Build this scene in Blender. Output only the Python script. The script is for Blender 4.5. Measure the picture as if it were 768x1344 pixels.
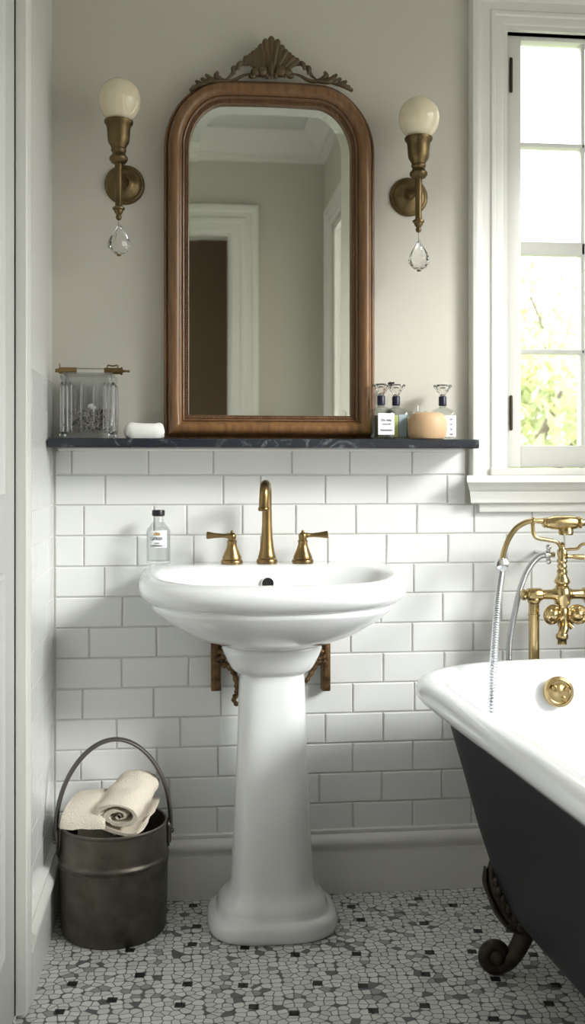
import bpy, bmesh, math, random
from mathutils import Vector, Matrix
PI = math.pi
random.seed(7)
for o in list(bpy.data.objects): bpy.data.objects.remove(o)
SC = bpy.context.scene
C = SC.collection

# ------------------------------------------------------------------ camera
F, HOR, YAW = 1340.0, 620.0, math.atan(0.1075)
CX, CY, CZ = 0.0, -2.68, 1.108
cs, sn = math.cos(YAW), math.sin(YAW)
cam = bpy.data.cameras.new('camera'); camo = bpy.data.objects.new('camera', cam); C.objects.link(camo)
cam.sensor_fit = 'HORIZONTAL'; cam.sensor_width = 36; cam.lens = F/768*36
cam.shift_y = -(672-HOR)/768; cam.clip_start = 0.02
camo.location = (CX, CY, CZ); camo.rotation_euler = (PI/2, 0, -YAW)
cam.dof.use_dof = True; cam.dof.focus_distance = 2.45; cam.dof.aperture_fstop = 6.3
SC.camera = camo

# ------------------------------------------------------------------ light
SC.view_settings.view_transform = 'Standard'; SC.view_settings.look = 'None'
SC.view_settings.gamma = 1; SC.view_settings.use_curve_mapping = False
SC.view_settings.exposure = 0.40
W = bpy.data.worlds.new('world'); SC.world = W; W.use_nodes = True
nt = W.node_tree; nt.nodes.clear()
wo = nt.nodes.new('ShaderNodeOutputWorld'); bg = nt.nodes.new('ShaderNodeBackground')
tc = nt.nodes.new('ShaderNodeTexCoord'); sp = nt.nodes.new('ShaderNodeSeparateXYZ'); cr = nt.nodes.new('ShaderNodeValToRGB')
nt.links.new(tc.outputs['Generated'], sp.inputs[0]); nt.links.new(sp.outputs['Z'], cr.inputs[0])
cr.color_ramp.elements[0].position = 0.0; cr.color_ramp.elements[0].color = (0.30, 0.29, 0.27, 1)
cr.color_ramp.elements[1].position = 0.12; cr.color_ramp.elements[1].color = (0.97, 0.965, 0.97, 1)
nt.links.new(cr.outputs[0], bg.inputs['Color']); bg.inputs['Strength'].default_value = 5.0
nt.links.new(bg.outputs[0], wo.inputs[0])
sun = bpy.data.lights.new('sun', 'SUN'); suno = bpy.data.objects.new('sun', sun); C.objects.link(suno)
sun.energy = 3.1; sun.angle = math.radians(15); sun.color = (1.0, 0.99, 0.98)
suno.rotation_euler = Vector((-1.0, 0.78, -0.66)).to_track_quat('-Z', 'Y').to_euler(); suno.location = (3, -3, 4)
def portal(loc, rot, sx, sy):
    l = bpy.data.lights.new('window_portal', 'AREA'); l.shape = 'RECTANGLE'; l.size = sx; l.size_y = sy
    l.cycles.is_portal = True
    o = bpy.data.objects.new('window_portal', l); o.location = loc; o.rotation_euler = rot; C.objects.link(o)
portal((1.085, 0.13, 1.70), (-PI/2, 0, 0), 0.50, 1.2)      # faces -y, front window
portal((1.62, -1.19, 1.57), (0, PI/2, 0), 1.5, 1.5)        # faces -x, side window
portal((0.92, -2.40, 1.65), (0, PI/2, 0), 1.5, 0.5)        # rear side window
portal((-1.62, -2.30, 1.55), (0, -PI/2, 0), 1.5, 0.9)      # added, unseen window at far left that brightens the rear part

# ------------------------------------------------------------------ pixel helpers (a pixel on a known plane -> a point)
def at(px, py, y):
    a = (px-384)/F; D = y-CY
    x = D*(a*cs+sn)/(cs-a*sn); dep = sn*x+cs*D
    return Vector((x, y, CZ+(HOR-py)*dep/F))
def onz(px, py, z):
    dep = (CZ-z)*F/(py-HOR); lat = (px-384)/F*dep
    return Vector((cs*lat+sn*dep, CY+cs*dep-sn*lat, z))
def sc(y, x=0.2):   # metres per pixel
    return (sn*x+cs*(y-CY))/F

# ------------------------------------------------------------------ materials
MT = {}
def mat(name, col, rough=0.5, metal=0.0, spec=0.5, bump=None, var=None, coat=0, trans=0, ior=1.45, sss=0, alpha=None):
    if name in MT: return MT[name]
    m = bpy.data.materials.new(name); m.use_nodes = True; MT[name] = m
    n = m.node_tree; b = n.nodes['Principled BSDF']
    b.inputs['Base Color'].default_value = (*col, 1); b.inputs['Roughness'].default_value = rough
    b.inputs['Metallic'].default_value = metal; b.inputs['Specular IOR Level'].default_value = spec
    b.inputs['Coat Weight'].default_value = coat; b.inputs['Coat Roughness'].default_value = 0.06
    b.inputs['Transmission Weight'].default_value = trans; b.inputs['IOR'].default_value = ior
    if sss:
        b.inputs['Subsurface Weight'].default_value = sss; b.inputs['Subsurface Radius'].default_value = (0.02, 0.015, 0.01)
        b.inputs['Subsurface Scale'].default_value = 1.0
    tcn = n.nodes.new('ShaderNodeTexCoord')
    if var:   # (scale, other colour, lo, hi)
        nz = n.nodes.new('ShaderNodeTexNoise'); nz.inputs['Scale'].default_value = var[0]; nz.inputs['Detail'].default_value = 6
        n.links.new(tcn.outputs['Object'], nz.inputs['Vector'])
        r = n.nodes.new('ShaderNodeValToRGB'); r.color_ramp.elements[0].position = var[2]; r.color_ramp.elements[1].position = var[3]
        r.color_ramp.elements[0].color = (*col, 1); r.color_ramp.elements[1].color = (*var[1], 1)
        n.links.new(nz.outputs['Fac'], r.inputs[0]); n.links.new(r.outputs[0], b.inputs['Base Color'])
    if bump:  # (scale, strength, distance)
        nz = n.nodes.new('ShaderNodeTexNoise'); nz.inputs['Scale'].default_value = bump[0]; nz.inputs['Detail'].default_value = 4
        n.links.new(tcn.outputs['Object'], nz.inputs['Vector'])
        bp = n.nodes.new('ShaderNodeBump'); bp.inputs['Strength'].default_value = bump[1]; bp.inputs['Distance'].default_value = bump[2]
        n.links.new(nz.outputs['Fac'], bp.inputs['Height']); n.links.new(bp.outputs[0], b.inputs['Normal'])
    return m

def thin_glass(name, tint=(1, 1, 1), gl=0.06, k=0.75):
    m = bpy.data.materials.new(name); m.use_nodes = True; n = m.node_tree; n.nodes.clear()
    o = n.nodes.new('ShaderNodeOutputMaterial'); mx = n.nodes.new('ShaderNodeMixShader')
    t = n.nodes.new('ShaderNodeBsdfTransparent'); g = n.nodes.new('ShaderNodeBsdfGlossy')
    lw = n.nodes.new('ShaderNodeLayerWeight'); lw.inputs[0].default_value = 0.5
    pw = n.nodes.new('ShaderNodeMath'); pw.operation = 'POWER'; pw.inputs[1].default_value = 3.5
    ma = n.nodes.new('ShaderNodeMath'); ma.operation = 'MULTIPLY_ADD'; ma.inputs[1].default_value = k; ma.inputs[2].default_value = 0.045
    t.inputs[0].default_value = (*tint, 1); g.inputs['Roughness'].default_value = gl
    n.links.new(lw.outputs['Facing'], pw.inputs[0]); n.links.new(pw.outputs[0], ma.inputs[0])
    n.links.new(ma.outputs[0], mx.inputs[0]); n.links.new(t.outputs[0], mx.inputs[1]); n.links.new(g.outputs[0], mx.inputs[2])
    n.links.new(mx.outputs[0], o.inputs[0]); return m

M_wall = mat('wall_paint', (0.63, 0.603, 0.535), 0.85, bump=(60, 0.05, 0.002))
M_wall_l = mat('side_wall_paint', (0.70, 0.70, 0.66), 0.7, bump=(60, 0.04, 0.002))
M_trim = mat('trim_paint', (0.80, 0.795, 0.755), 0.32)
M_door = mat('door_paint', (0.66, 0.67, 0.64), 0.4)
M_ceil = mat('ceiling_paint', (0.72, 0.73, 0.70), 0.9)
M_tile = mat('white_glazed_tile', (0.80, 0.81, 0.80), 0.12, spec=0.6, bump=(9, 0.12, 0.004))
M_grout = mat('grout', (0.72, 0.71, 0.67), 0.9)
M_porc = mat('white_porcelain', (0.86, 0.87, 0.88), 0.06, spec=0.6, coat=0.5)
M_enam = mat('white_enamel', (0.86, 0.875, 0.90), 0.08, spec=0.6, coat=0.5)
M_tubdark = mat('charcoal_tub_paint', (0.014, 0.013, 0.018), 0.5, spec=0.3)
M_brass = mat('antique_brass', (0.33, 0.225, 0.10), 0.30, metal=1, var=(14, (0.20, 0.135, 0.06), 0.35, 0.7))
M_brassd = mat('aged_brass', (0.21, 0.15, 0.075), 0.38, metal=1, var=(30, (0.12, 0.085, 0.042), 0.35, 0.7))
M_brassb = mat('polished_brass', (0.60, 0.46, 0.235), 0.16, metal=1, var=(12, (0.38, 0.275, 0.13), 0.4, 0.75))
M_bracket = mat('bronze_bracket_metal', (0.20, 0.115, 0.05), 0.45, metal=0.6, bump=(90, 0.5, 0.003), var=(50, (0.07, 0.04, 0.02), 0.4, 0.65))
M_chrome = mat('chrome', (0.75, 0.76, 0.78), 0.12, metal=1)
M_steel = mat('worn_pewter', (0.145, 0.13, 0.108), 0.42, metal=0.85, var=(22, (0.07, 0.062, 0.05), 0.35, 0.75), bump=(70, 0.25, 0.002))
M_handle = mat('dark_strap_metal', (0.11, 0.10, 0.088), 0.5, metal=0.6)
M_foot = mat('dark_cast_iron', (0.06, 0.045, 0.033), 0.45, metal=0.5, bump=(120, 0.4, 0.002), var=(40, (0.025, 0.02, 0.017), 0.4, 0.7))
M_towel = mat('cream_terry', (0.72, 0.65, 0.55), 0.95, bump=(260, 0.9, 0.003), spec=0.1)
M_opal = mat('opal_glass', (0.82, 0.73, 0.54), 0.10, sss=0.2, coat=0.4)
M_glass = mat('clear_glass', (1, 1, 1), 0.0, trans=1, ior=1.45)
M_cryst = mat('crystal', (1, 1, 1), 0.0, trans=1, ior=1.55)
M_liq = mat('pale_liquid', (0.90, 0.92, 0.78), 0.0, trans=1, ior=1.36)
M_black = mat('black_plastic', (0.012, 0.012, 0.014), 0.35)
M_navy = mat('navy_cap', (0.012, 0.012, 0.035), 0.4)
M_label = mat('paper_label', (0.86, 0.87, 0.89), 0.6)
M_ink = mat('label_ink', (0.03, 0.03, 0.05), 0.7)
M_gold = mat('gold_print', (0.45, 0.27, 0.08), 0.6)
M_labelg = mat('green_label', (0.52, 0.56, 0.20), 0.6)
M_labelb = mat('blue_label', (0.42, 0.52, 0.58), 0.6)
M_soap = mat('tan_soap', (0.66, 0.45, 0.27), 0.5, sss=0.1, var=(8, (0.58, 0.38, 0.22), 0.3, 0.8))
M_wsoap = mat('white_stone', (0.86, 0.85, 0.82), 0.55, bump=(40, 0.4, 0.004))
M_dark = mat('dark_void', (0.01, 0.01, 0.01), 0.8)
M_hinge = mat('hinge_bronze', (0.08, 0.06, 0.045), 0.5, metal=0.7)
M_brown = mat('hall_paint', (0.55, 0.43, 0.32), 0.8)
M_bark = mat('bark', (0.16, 0.12, 0.09), 0.9)
M_grass = mat('lawn', (0.16, 0.22, 0.09), 0.9, var=(3, (0.12, 0.16, 0.07), 0.4, 0.6))
M_candle = mat('candle_wax', (0.85, 0.83, 0.78), 0.5)
M_win = thin_glass('window_glass', (0.97, 0.98, 0.97), 0.0)
M_shell = thin_glass('bottle_clear_glass', (0.955, 0.965, 0.955), 0.03, 0.9)
M_jar = thin_glass('ribbed_jar_glass', (0.955, 0.965, 0.965), 0.04, 0.95)
M_liq = thin_glass('pale_liquid_body', (0.90, 0.92, 0.76), 0.05, 0.3)
M_plastic = thin_glass('clear_sleeve', (0.86, 0.88, 0.89), 0.12)

def wood_mat(name, c1, c2, rough=0.28):
    m = bpy.data.materials.new(name); m.use_nodes = True; n = m.node_tree; b = n.nodes['Principled BSDF']
    t = n.nodes.new('ShaderNodeTexCoord'); mp = n.nodes.new('ShaderNodeMapping'); mp.inputs['Scale'].default_value = (30, 30, 3)
    nz = n.nodes.new('ShaderNodeTexNoise'); nz.inputs['Scale'].default_value = 3; nz.inputs['Detail'].default_value = 8
    r = n.nodes.new('ShaderNodeValToRGB'); r.color_ramp.elements[0].position = 0.3; r.color_ramp.elements[1].position = 0.7
    r.color_ramp.elements[0].color = (*c1, 1); r.color_ramp.elements[1].color = (*c2, 1)
    n.links.new(t.outputs['Object'], mp.inputs[0]); n.links.new(mp.outputs[0], nz.inputs['Vector'])
    n.links.new(nz.outputs['Fac'], r.inputs[0]); n.links.new(r.outputs[0], b.inputs['Base Color'])
    b.inputs['Roughness'].default_value = rough; b.inputs['Coat Weight'].default_value = 0.2; b.inputs['Coat Roughness'].default_value = 0.15
    return m
M_wood = wood_mat('polished_walnut', (0.135, 0.062, 0.024), (0.25, 0.125, 0.048))
M_woodd = wood_mat('dark_walnut_edge', (0.12, 0.06, 0.028), (0.20, 0.105, 0.05), 0.4)
M_crest = wood_mat('carved_gilt_wood', (0.06, 0.036, 0.014), (0.125, 0.078, 0.031), 0.36)

def marble():
    m = bpy.data.materials.new('black_marble'); m.use_nodes = True; n = m.node_tree; b = n.nodes['Principled BSDF']
    t = n.nodes.new('ShaderNodeTexCoord')
    nz = n.nodes.new('ShaderNodeTexNoise'); nz.inputs['Scale'].default_value = 16; nz.inputs['Detail'].default_value = 9; nz.inputs['Roughness'].default_value = 0.7; nz.inputs['Distortion'].default_value = 1.2
    r = n.nodes.new('ShaderNodeValToRGB'); e = r.color_ramp.elements
    e[0].position = 0.0; e[0].color = (0.018, 0.02, 0.028, 1); e[1].position = 0.56; e[1].color = (0.022, 0.025, 0.034, 1)
    k = e.new(0.62); k.color = (0.10, 0.11, 0.125, 1); k = e.new(0.72); k.color = (0.42, 0.42, 0.42, 1)
    n.links.new(t.outputs['Object'], nz.inputs['Vector']); n.links.new(nz.outputs['Fac'], r.inputs[0]); n.links.new(r.outputs[0], b.inputs['Base Color'])
    b.inputs['Roughness'].default_value = 0.22
    return m
M_marble = marble()

def floor_mat():
    m = bpy.data.materials.new('mosaic_floor'); m.use_nodes = True; n = m.node_tree; b = n.nodes['Principled BSDF']
    L = n.links.new
    t = n.nodes.new('ShaderNodeTexCoord'); mp = n.nodes.new('ShaderNodeMapping'); mp.inputs['Scale'].default_value = (47, 54, 1)
    L(t.outputs['Object'], mp.inputs[0])
    def vor(feat, src, scale=1.0, rnd=0.72, dist='EUCLIDEAN'):
        v = n.nodes.new('ShaderNodeTexVoronoi'); v.voronoi_dimensions = '2D'; v.feature = feat
        if feat != 'DISTANCE_TO_EDGE': v.distance = dist
        v.inputs['Scale'].default_value = scale; v.inputs['Randomness'].default_value = rnd
        L(src, v.inputs['Vector']); return v
    ve = vor('DISTANCE_TO_EDGE', mp.outputs[0]); vc = vor('F1', mp.outputs[0])
    gr = n.nodes.new('ShaderNodeValToRGB'); gr.color_ramp.elements[0].position = 0.03; gr.color_ramp.elements[1].position = 0.07
    L(ve.outputs['Distance'], gr.inputs[0])
    rd = n.nodes.new('ShaderNodeMapRange'); rd.interpolation_type = 'SMOOTHSTEP'; rd.inputs[1].default_value = 0.60; rd.inputs[2].default_value = 0.68; rd.inputs[3].default_value = 1; rd.inputs[4].default_value = 0
    L(vc.outputs['Distance'], rd.inputs[0]); mm = n.nodes.new('ShaderNodeMath'); mm.operation = 'MULTIPLY'; L(gr.outputs[0], mm.inputs[0]); L(rd.outputs[0], mm.inputs[1])
    sx = n.nodes.new('ShaderNodeSeparateColor'); L(vc.outputs['Color'], sx.inputs[0])
    tr = n.nodes.new('ShaderNodeValToRGB'); tr.color_ramp.interpolation = 'CONSTANT'; e = tr.color_ramp.elements
    e[0].position = 0; e[0].color = (0.15, 0.155, 0.165, 1); e[1].position = 0.035; e[1].color = (0.36, 0.36, 0.36, 1)
    for p, c in ((0.075, (0.76, 0.76, 0.74)), (0.4, (0.84, 0.84, 0.825)), (0.75, (0.70, 0.70, 0.69))):
        k = e.new(p); k.color = (*c, 1)
    L(sx.outputs[0], tr.inputs[0])
    m1 = n.nodes.new('ShaderNodeMix'); m1.data_type = 'RGBA'; L(mm.outputs[0], m1.inputs[0]); m1.inputs[6].default_value = (0.16, 0.158, 0.15, 1); L(tr.outputs[0], m1.inputs[7])
    # black square inserts
    m2p = n.nodes.new('ShaderNodeMapping'); m2p.inputs['Scale'].default_value = (7.6, 7.6, 1); m2p.inputs['Rotation'].default_value = (0, 0, 0.12)
    L(t.outputs['Object'], m2p.inputs[0])
    vb = vor('F1', m2p.outputs[0], rnd=0.55, dist='CHEBYCHEV')
    lt = n.nodes.new('ShaderNodeMath'); lt.operation = 'LESS_THAN'; lt.inputs[1].default_value = 0.082; L(vb.outputs['Distance'], lt.inputs[0])
    m2 = n.nodes.new('ShaderNodeMix'); m2.data_type = 'RGBA'; L(lt.outputs[0], m2.inputs[0]); L(m1.outputs[2], m2.inputs[6]); m2.inputs[7].default_value = (0.012, 0.012, 0.014, 1)
    L(m2.outputs[2], b.inputs['Base Color'])
    rr = n.nodes.new('ShaderNodeMapRange'); rr.inputs[3].default_value = 0.8; rr.inputs[4].default_value = 0.35; L(mm.outputs[0], rr.inputs[0]); L(rr.outputs[0], b.inputs['Roughness'])
    bp = n.nodes.new('ShaderNodeBump'); bp.inputs['Strength'].default_value = 0.5; bp.inputs['Distance'].default_value = 0.0015; L(mm.outputs[0], bp.inputs['Height']); L(bp.outputs[0], b.inputs['Normal'])
    return m
M_floor = floor_mat()

def leaf_mat(name, col):
    m = bpy.data.materials.new(name); m.use_nodes = True; n = m.node_tree; n.nodes.clear()
    o = n.nodes.new('ShaderNodeOutputMaterial'); mx = n.nodes.new('ShaderNodeMixShader'); mx.inputs[0].default_value = 0.45
    d = n.nodes.new('ShaderNodeBsdfDiffuse'); t = n.nodes.new('ShaderNodeBsdfTranslucent')
    d.inputs[0].default_value = (*col, 1); t.inputs[0].default_value = (col[0]*1.1, col[1]*1.05, col[2]*0.8, 1)
    n.links.new(d.outputs[0], mx.inputs[1]); n.links.new(t.outputs[0], mx.inputs[2]); n.links.new(mx.outputs[0], o.inputs[0]); return m

# ------------------------------------------------------------------ mesh helpers
def box(bm, x0, x1, y0, y1, z0, z1, bev=0.0, seg=2, M=None):
    vs = [bm.verts.new((x, y, z)) for x in (x0, x1) for y in (y0, y1) for z in (z0, z1)]
    fs = [(0,1,3,2),(4,6,7,5),(0,4,5,1),(2,3,7,6),(0,2,6,4),(1,5,7,3)]
    faces = [bm.faces.new([vs[i] for i in f]) for f in fs]
    if bev > 0:
        es = list({e for f in faces for e in f.edges})
        r = bmesh.ops.bevel(bm, geom=es, offset=bev, segments=seg, affect='EDGES', profile=0.5)
        vs = list({v for f in r['faces'] for v in f.verts} | {v for v in vs if v.is_valid})
    if M is not None:
        for v in vs: v.co = M @ v.co
    return vs
def lathe(bm, prof, c=(0,0,0), segs=32, axis='Z', M=None, cap=True):
    """prof: list of (r, h) along axis"""
    c = Vector(c); rings = []
    for r, h in prof:
        ring = []
        for i in range(segs):
            a = 2*PI*i/segs
            if axis == 'Z': p = Vector((r*math.cos(a), r*math.sin(a), h))
            elif axis == 'X': p = Vector((h, r*math.cos(a), r*math.sin(a)))
            else: p = Vector((r*math.cos(a), h, r*math.sin(a)))
            if M is not None: p = M @ p
            ring.append(bm.verts.new(p+c))
        rings.append(ring)
    for a, b in zip(rings, rings[1:]):
        for i in range(segs): bm.faces.new((a[i], a[(i+1) % segs], b[(i+1) % segs], b[i]))
    if cap:
        bm.faces.new(rings[0][::-1]); bm.faces.new(rings[-1])
def cat(pts, n=8):
    """Catmull-Rom resample of points (tuples of any length)"""
    P = [Vector(p) for p in pts]; P = [P[0]*2-P[1]] + P + [P[-1]*2-P[-2]]; out = []
    for i in range(1, len(P)-2):
        for k in range(n):
            t = k/n; a, b, c, d = P[i-1:i+3]
            out.append(0.5*((2*b)+(c-a)*t+(2*a-5*b+4*c-d)*t*t+(3*b-a-3*c+d)*t**3))
    out.append(P[-2]); return out
def tube(bm, pts, rad, segs=12, flat=1.0, up=None, cap=True):
    P = [Vector(p) for p in pts]; n = len(P)
    R = rad if isinstance(rad, (list, tuple)) else [rad]*n
    t0 = (P[1]-P[0]).normalized(); u = Vector(up) if up else (Vector((0,0,1)) if abs(t0.z) < 0.9 else Vector((0,1,0)))
    nrm = (u-t0*u.dot(t0)).normalized(); rings = []
    for i in range(n):
        t = (P[min(i+1, n-1)]-P[max(i-1, 0)])
        if t.length < 1e-9: t = t0
        t.normalize(); nrm = (nrm-t*nrm.dot(t)).normalized(); b = t.cross(nrm)
        rings.append([bm.verts.new(P[i]+(nrm*math.cos(2*PI*k/segs)*flat+b*math.sin(2*PI*k/segs))*R[i]) for k in range(segs)])
    for a, b in zip(rings, rings[1:]):
        for i in range(segs): bm.faces.new((a[i], a[(i+1) % segs], b[(i+1) % segs], b[i]))
    if cap: bm.faces.new(rings[0][::-1]); bm.faces.new(rings[-1])
def ball(bm, c, r, s=(1,1,1), u=16, v=10, M=None):
    mm = Matrix.Translation(Vector(c)) @ (M if M is not None else Matrix()) @ Matrix.Diagonal((r*s[0], r*s[1], r*s[2], 1))
    bmesh.ops.create_uvsphere(bm, u_segments=u, v_segments=v, radius=1, matrix=mm)
def loft(bm, rings, cap0=True, cap1=True, closed=True):
    R = [[bm.verts.new(p) for p in r] for r in rings]
    for a, b in zip(R, R[1:]):
        m = len(a)
        for i in range(m if closed else m-1): bm.faces.new((a[i], a[(i+1) % m], b[(i+1) % m], b[i]))
    if cap0: bm.faces.new(R[0][::-1])
    if cap1: bm.faces.new(R[-1])
    return R
def prism(bm, prof, p0, p1, du, dv, cap=True):
    """extrude 2-D profile [(u,v)] from p0 to p1, u along du, v along dv"""
    p0, p1, du, dv = map(Vector, (p0, p1, du, dv))
    loft(bm, [[p0+du*u+dv*v for u, v in prof], [p1+du*u+dv*v for u, v in prof]], cap, cap)
def finish(bm, ang=38):
    bmesh.ops.recalc_face_normals(bm, faces=bm.faces)
    for f in bm.faces: f.smooth = True
    for e in bm.edges:
        if len(e.link_faces) == 2 and e.calc_face_angle(0) > math.radians(ang): e.smooth = False
def obj(name, bm, m, parent=None, ang=38, base=None, mods=None):
    finish(bm, ang)
    if parent is not None: off = Vector(parent['_o']) if '_o' in parent else Vector((0, 0, 0))
    elif base is not None: off = Vector(base)
    else:
        xs = [v.co for v in bm.verts]; lo = Vector(map(min, *[(v.x, v.y, v.z) for v in xs])); hi = Vector(map(max, *[(v.x, v.y, v.z) for v in xs]))
        off = Vector(((lo.x+hi.x)/2, (lo.y+hi.y)/2, lo.z))
    for v in bm.verts: v.co -= off
    me = bpy.data.meshes.new(name); bm.to_mesh(me); bm.free()
    o = bpy.data.objects.new(name, me); C.objects.link(o)
    me.materials.append(m)
    if parent is not None:
        o.parent = parent; o['_o'] = tuple(off)
    else:
        o.location = off; o['_o'] = tuple(off)
    return o
def nb(): return bmesh.new()
def thing(name, label, catg, loc, group=None):
    o = bpy.data.objects.new(name, None); o.empty_display_size = 0.05; C.objects.link(o); o.location = loc
    o['_o'] = tuple(loc); return tag(o, label, catg, group)
def tag(o, label, catg, group=None, kind=None):
    o['label'] = label; o['category'] = catg
    if group: o['group'] = group
    if kind: o['kind'] = kind
    return o
def struct(name, bm, m, parent=None, label=None):
    o = obj(name, bm, m, parent)
    if parent is None: o['kind'] = 'structure'
    if label: o['label'] = label
    return o
def sthing(name, loc=(0,0,0)):
    o = bpy.data.objects.new(name, None); C.objects.link(o); o.location = loc; o['_o'] = tuple(loc); o['kind'] = 'structure'; return o
def text(s, size, m, parent, loc, rotz=0.0, name='printed_text', ext=0.0004, width=None):
    cu = bpy.data.curves.new('t', 'FONT'); cu.body = s; cu.size = size; cu.extrude = ext; cu.align_x = 'CENTER'; cu.align_y = 'CENTER'
    to = bpy.data.objects.new('t', cu); C.objects.link(to)
    bpy.context.view_layer.update()
    me = bpy.data.meshes.new_from_object(to.evaluated_get(bpy.context.evaluated_depsgraph_get()))
    bpy.data.objects.remove(to)
    xs = [v.co.x for v in me.vertices]; w = max(xs)-min(xs); k = (width/w) if width else 1
    R = Matrix.Rotation(rotz, 4, 'Z') @ Matrix.Rotation(PI/2, 4, 'X')
    off = Vector(parent['_o'])
    for v in me.vertices: v.co = R @ Vector((v.co.x*k, v.co.y, v.co.z)) + Vector(loc) - off
    me.materials.clear(); me.materials.append(m)
    o = bpy.data.objects.new(name, me); C.objects.link(o); o.parent = parent; o['_o'] = tuple(off); return o

# ================================================================== ROOM
XL, XR, XJ = -0.335, 1.50, 0.78       # left wall, right wall, jogged wall
YR, YJ, YLE = -2.98, -2.05, -1.55
XLL = -1.45                           # wider part of the room beside the camera
ZC = 2.97
# floor, ceiling
bm = nb(); box(bm, XLL-0.2, XR+0.2, YR-1.6, 0.2, -0.1, 0.0); struct('floor', bm, M_floor)
bm = nb(); box(bm, XLL-0.2, XR+0.2, YR-1.6, 0.2, ZC, ZC+0.1); struct('ceiling', bm, M_ceil)

def wall_with_hole(name, axis, c0, c1, a0, a1, holes, m, z1=ZC):
    """slab from c0..c1 in the thickness direction, a0..a1 along; holes = [(s0,s1,z0,z1)]"""
    bm = nb()
    def bx(s0, s1, z0, z1_):
        if s1-s0 < 1e-5 or z1_-z0 < 1e-5: return
        if axis == 'x': box(bm, s0, s1, c0, c1, z0, z1_)
        else: box(bm, c0, c1, s0, s1, z0, z1_)
    cur = a0
    for (s0, s1, z0, zz) in sorted(holes):
        bx(cur, s0, 0, z1); bx(s0, s1, 0, z0); bx(s0, s1, zz, z1); cur = s1
    bx(cur, a1, 0, z1)
    return struct(name, bm, m)
# front window opening
WX0, WX1, WZ0, WZ1 = 0.868, 1.30, 1.118, 2.298
wall_back = wall_with_hole('wall_back', 'x', 0.0, 0.07, XLL-0.2, XR+0.15, [(WX0, WX1, WZ0, WZ1)], M_wall)
# side window
SY0, SY1, SZ0, SZ1 = -1.95, -0.42, 0.80, 2.34
wall_right = wall_with_hole('wall_right', 'y', XR, XR+0.15, YJ-0.12, 0.18, [(SY0, SY1, SZ0, SZ1)], M_wall)
# rear side window in the jogged wall
RY0, RY1, RZ0, RZ1 = -2.68, -2.13, 0.9, 2.40
wall_jog = wall_with_hole('wall_right_rear', 'y', XJ, XJ+0.04, YR-0.12, YJ, [(RY0, RY1, RZ0, RZ1)], M_wall)
bm = nb(); box(bm, XJ, XR+0.15, YJ-0.12, YJ, 0, ZC); struct('wall_alcove', bm, M_wall)
# rear wall with door opening
DX0, DX1, DZ = -0.62, 0.262, 2.42
wall_rear = wall_with_hole('wall_rear', 'x', YR-0.12, YR, XLL-0.15, XJ+0.12, [(DX0, DX1, 0.0, DZ)], M_wall)
# left wall with a door leaf set in it
LY0, LY1, LZ = -1.40, -0.573, 2.6
wall_left = wall_with_hole('wall_left', 'y', XL-0.12, XL, YLE, 0.0, [(LY0, LY1, 0.0, LZ)], M_wall_l)
bm = nb(); box(bm, XLL, XL-0.12, YLE, YLE+0.12, 0, ZC); struct('wall_left_return', bm, M_wall)
QY0, QY1, QZ0, QZ1 = -2.72, -1.88, 1.20, 2.3  # opening for the added window that lets light into the rear
wall_with_hole('wall_left_rear', 'y', XLL-0.15, XLL, YR, YLE+0.12, [(QY0, QY1, QZ0, QZ1)], M_wall)
# hall behind the rear opening
bm = nb()
box(bm, -0.9, -0.8, YR-1.5, YR-0.12, 0, ZC); box(bm, 0.5, 0.6, YR-1.5, YR-0.12, 0, ZC); box(bm, -0.9, 0.6, YR-1.6, YR-1.5, 0, ZC)
struct('wall_hall', bm, M_brown)

# ---- tiles
def tile_field(name, m, rows, parent, fn, g=0.0016, T=0.008, bv=0.0028):
    """rows = [(z0,z1,[joints])]; fn maps (s, depth, z) to a point"""
    bm = nb()
    for z0, z1, js in rows:
        for s0, s1 in zip(js, js[1:]):
            if s1-s0 < 0.008: continue
            a0, a1, b0, b1 = s0+g, s1-g, z0+g, z1-g
            j = random.uniform(-0.0006, 0.0006) if T > 0.005 else 0.0
            lo = [fn(a0, 0, b0), fn(a1, 0, b0), fn(a1, 0, b1), fn(a0, 0, b1)]
            mi = [fn(a0, T-bv, b0), fn(a1, T-bv, b0), fn(a1, T-bv, b1), fn(a0, T-bv, b1)]
            m2 = [fn(a0+bv*.35, T-bv*.3, b0+bv*.35), fn(a1-bv*.35, T-bv*.3, b0+bv*.35), fn(a1-bv*.35, T-bv*.3, b1-bv*.35), fn(a0+bv*.35, T-bv*.3, b1-bv*.35)]
            hi = [fn(a0+bv, T+j, b0+bv), fn(a1-bv, T-j, b0+bv), fn(a1-bv, T+j, b1-bv), fn(a0+bv, T-j, b1-bv)]
            loft(bm, [lo, mi, m2, hi], False, True)
    o = struct(name, bm, m, parent)
    for p_ in o.data.polygons: p_.use_smooth = False
    return o
Z0, PZ = 1.102, 0.0789
meas = {  # measured joint columns on the back wall, top row first
 0: [94,195,280,383,459,541], 1: [138,293,342,427,508,587], 2: [110,202,245,318,388,467,547,622],
 3: [110,180,254,342,430,507,588], 4: [137,216,300,385,465,543,621], 5: [161,250,335,420,500,581],
 6: [117,206,290,380,460,541,621], 7: [160,248,340,425,503,583], 8: [108,202,290,380,463,544],
 9: [153,237,330,427,503,581], 10: [106,206,286,380,463,542], 11: [133,222,310,419,501,580], 12: [165,285,380,463,542]}
def xw(px): return at(px, 700, -0.008).x
rows = []
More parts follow.
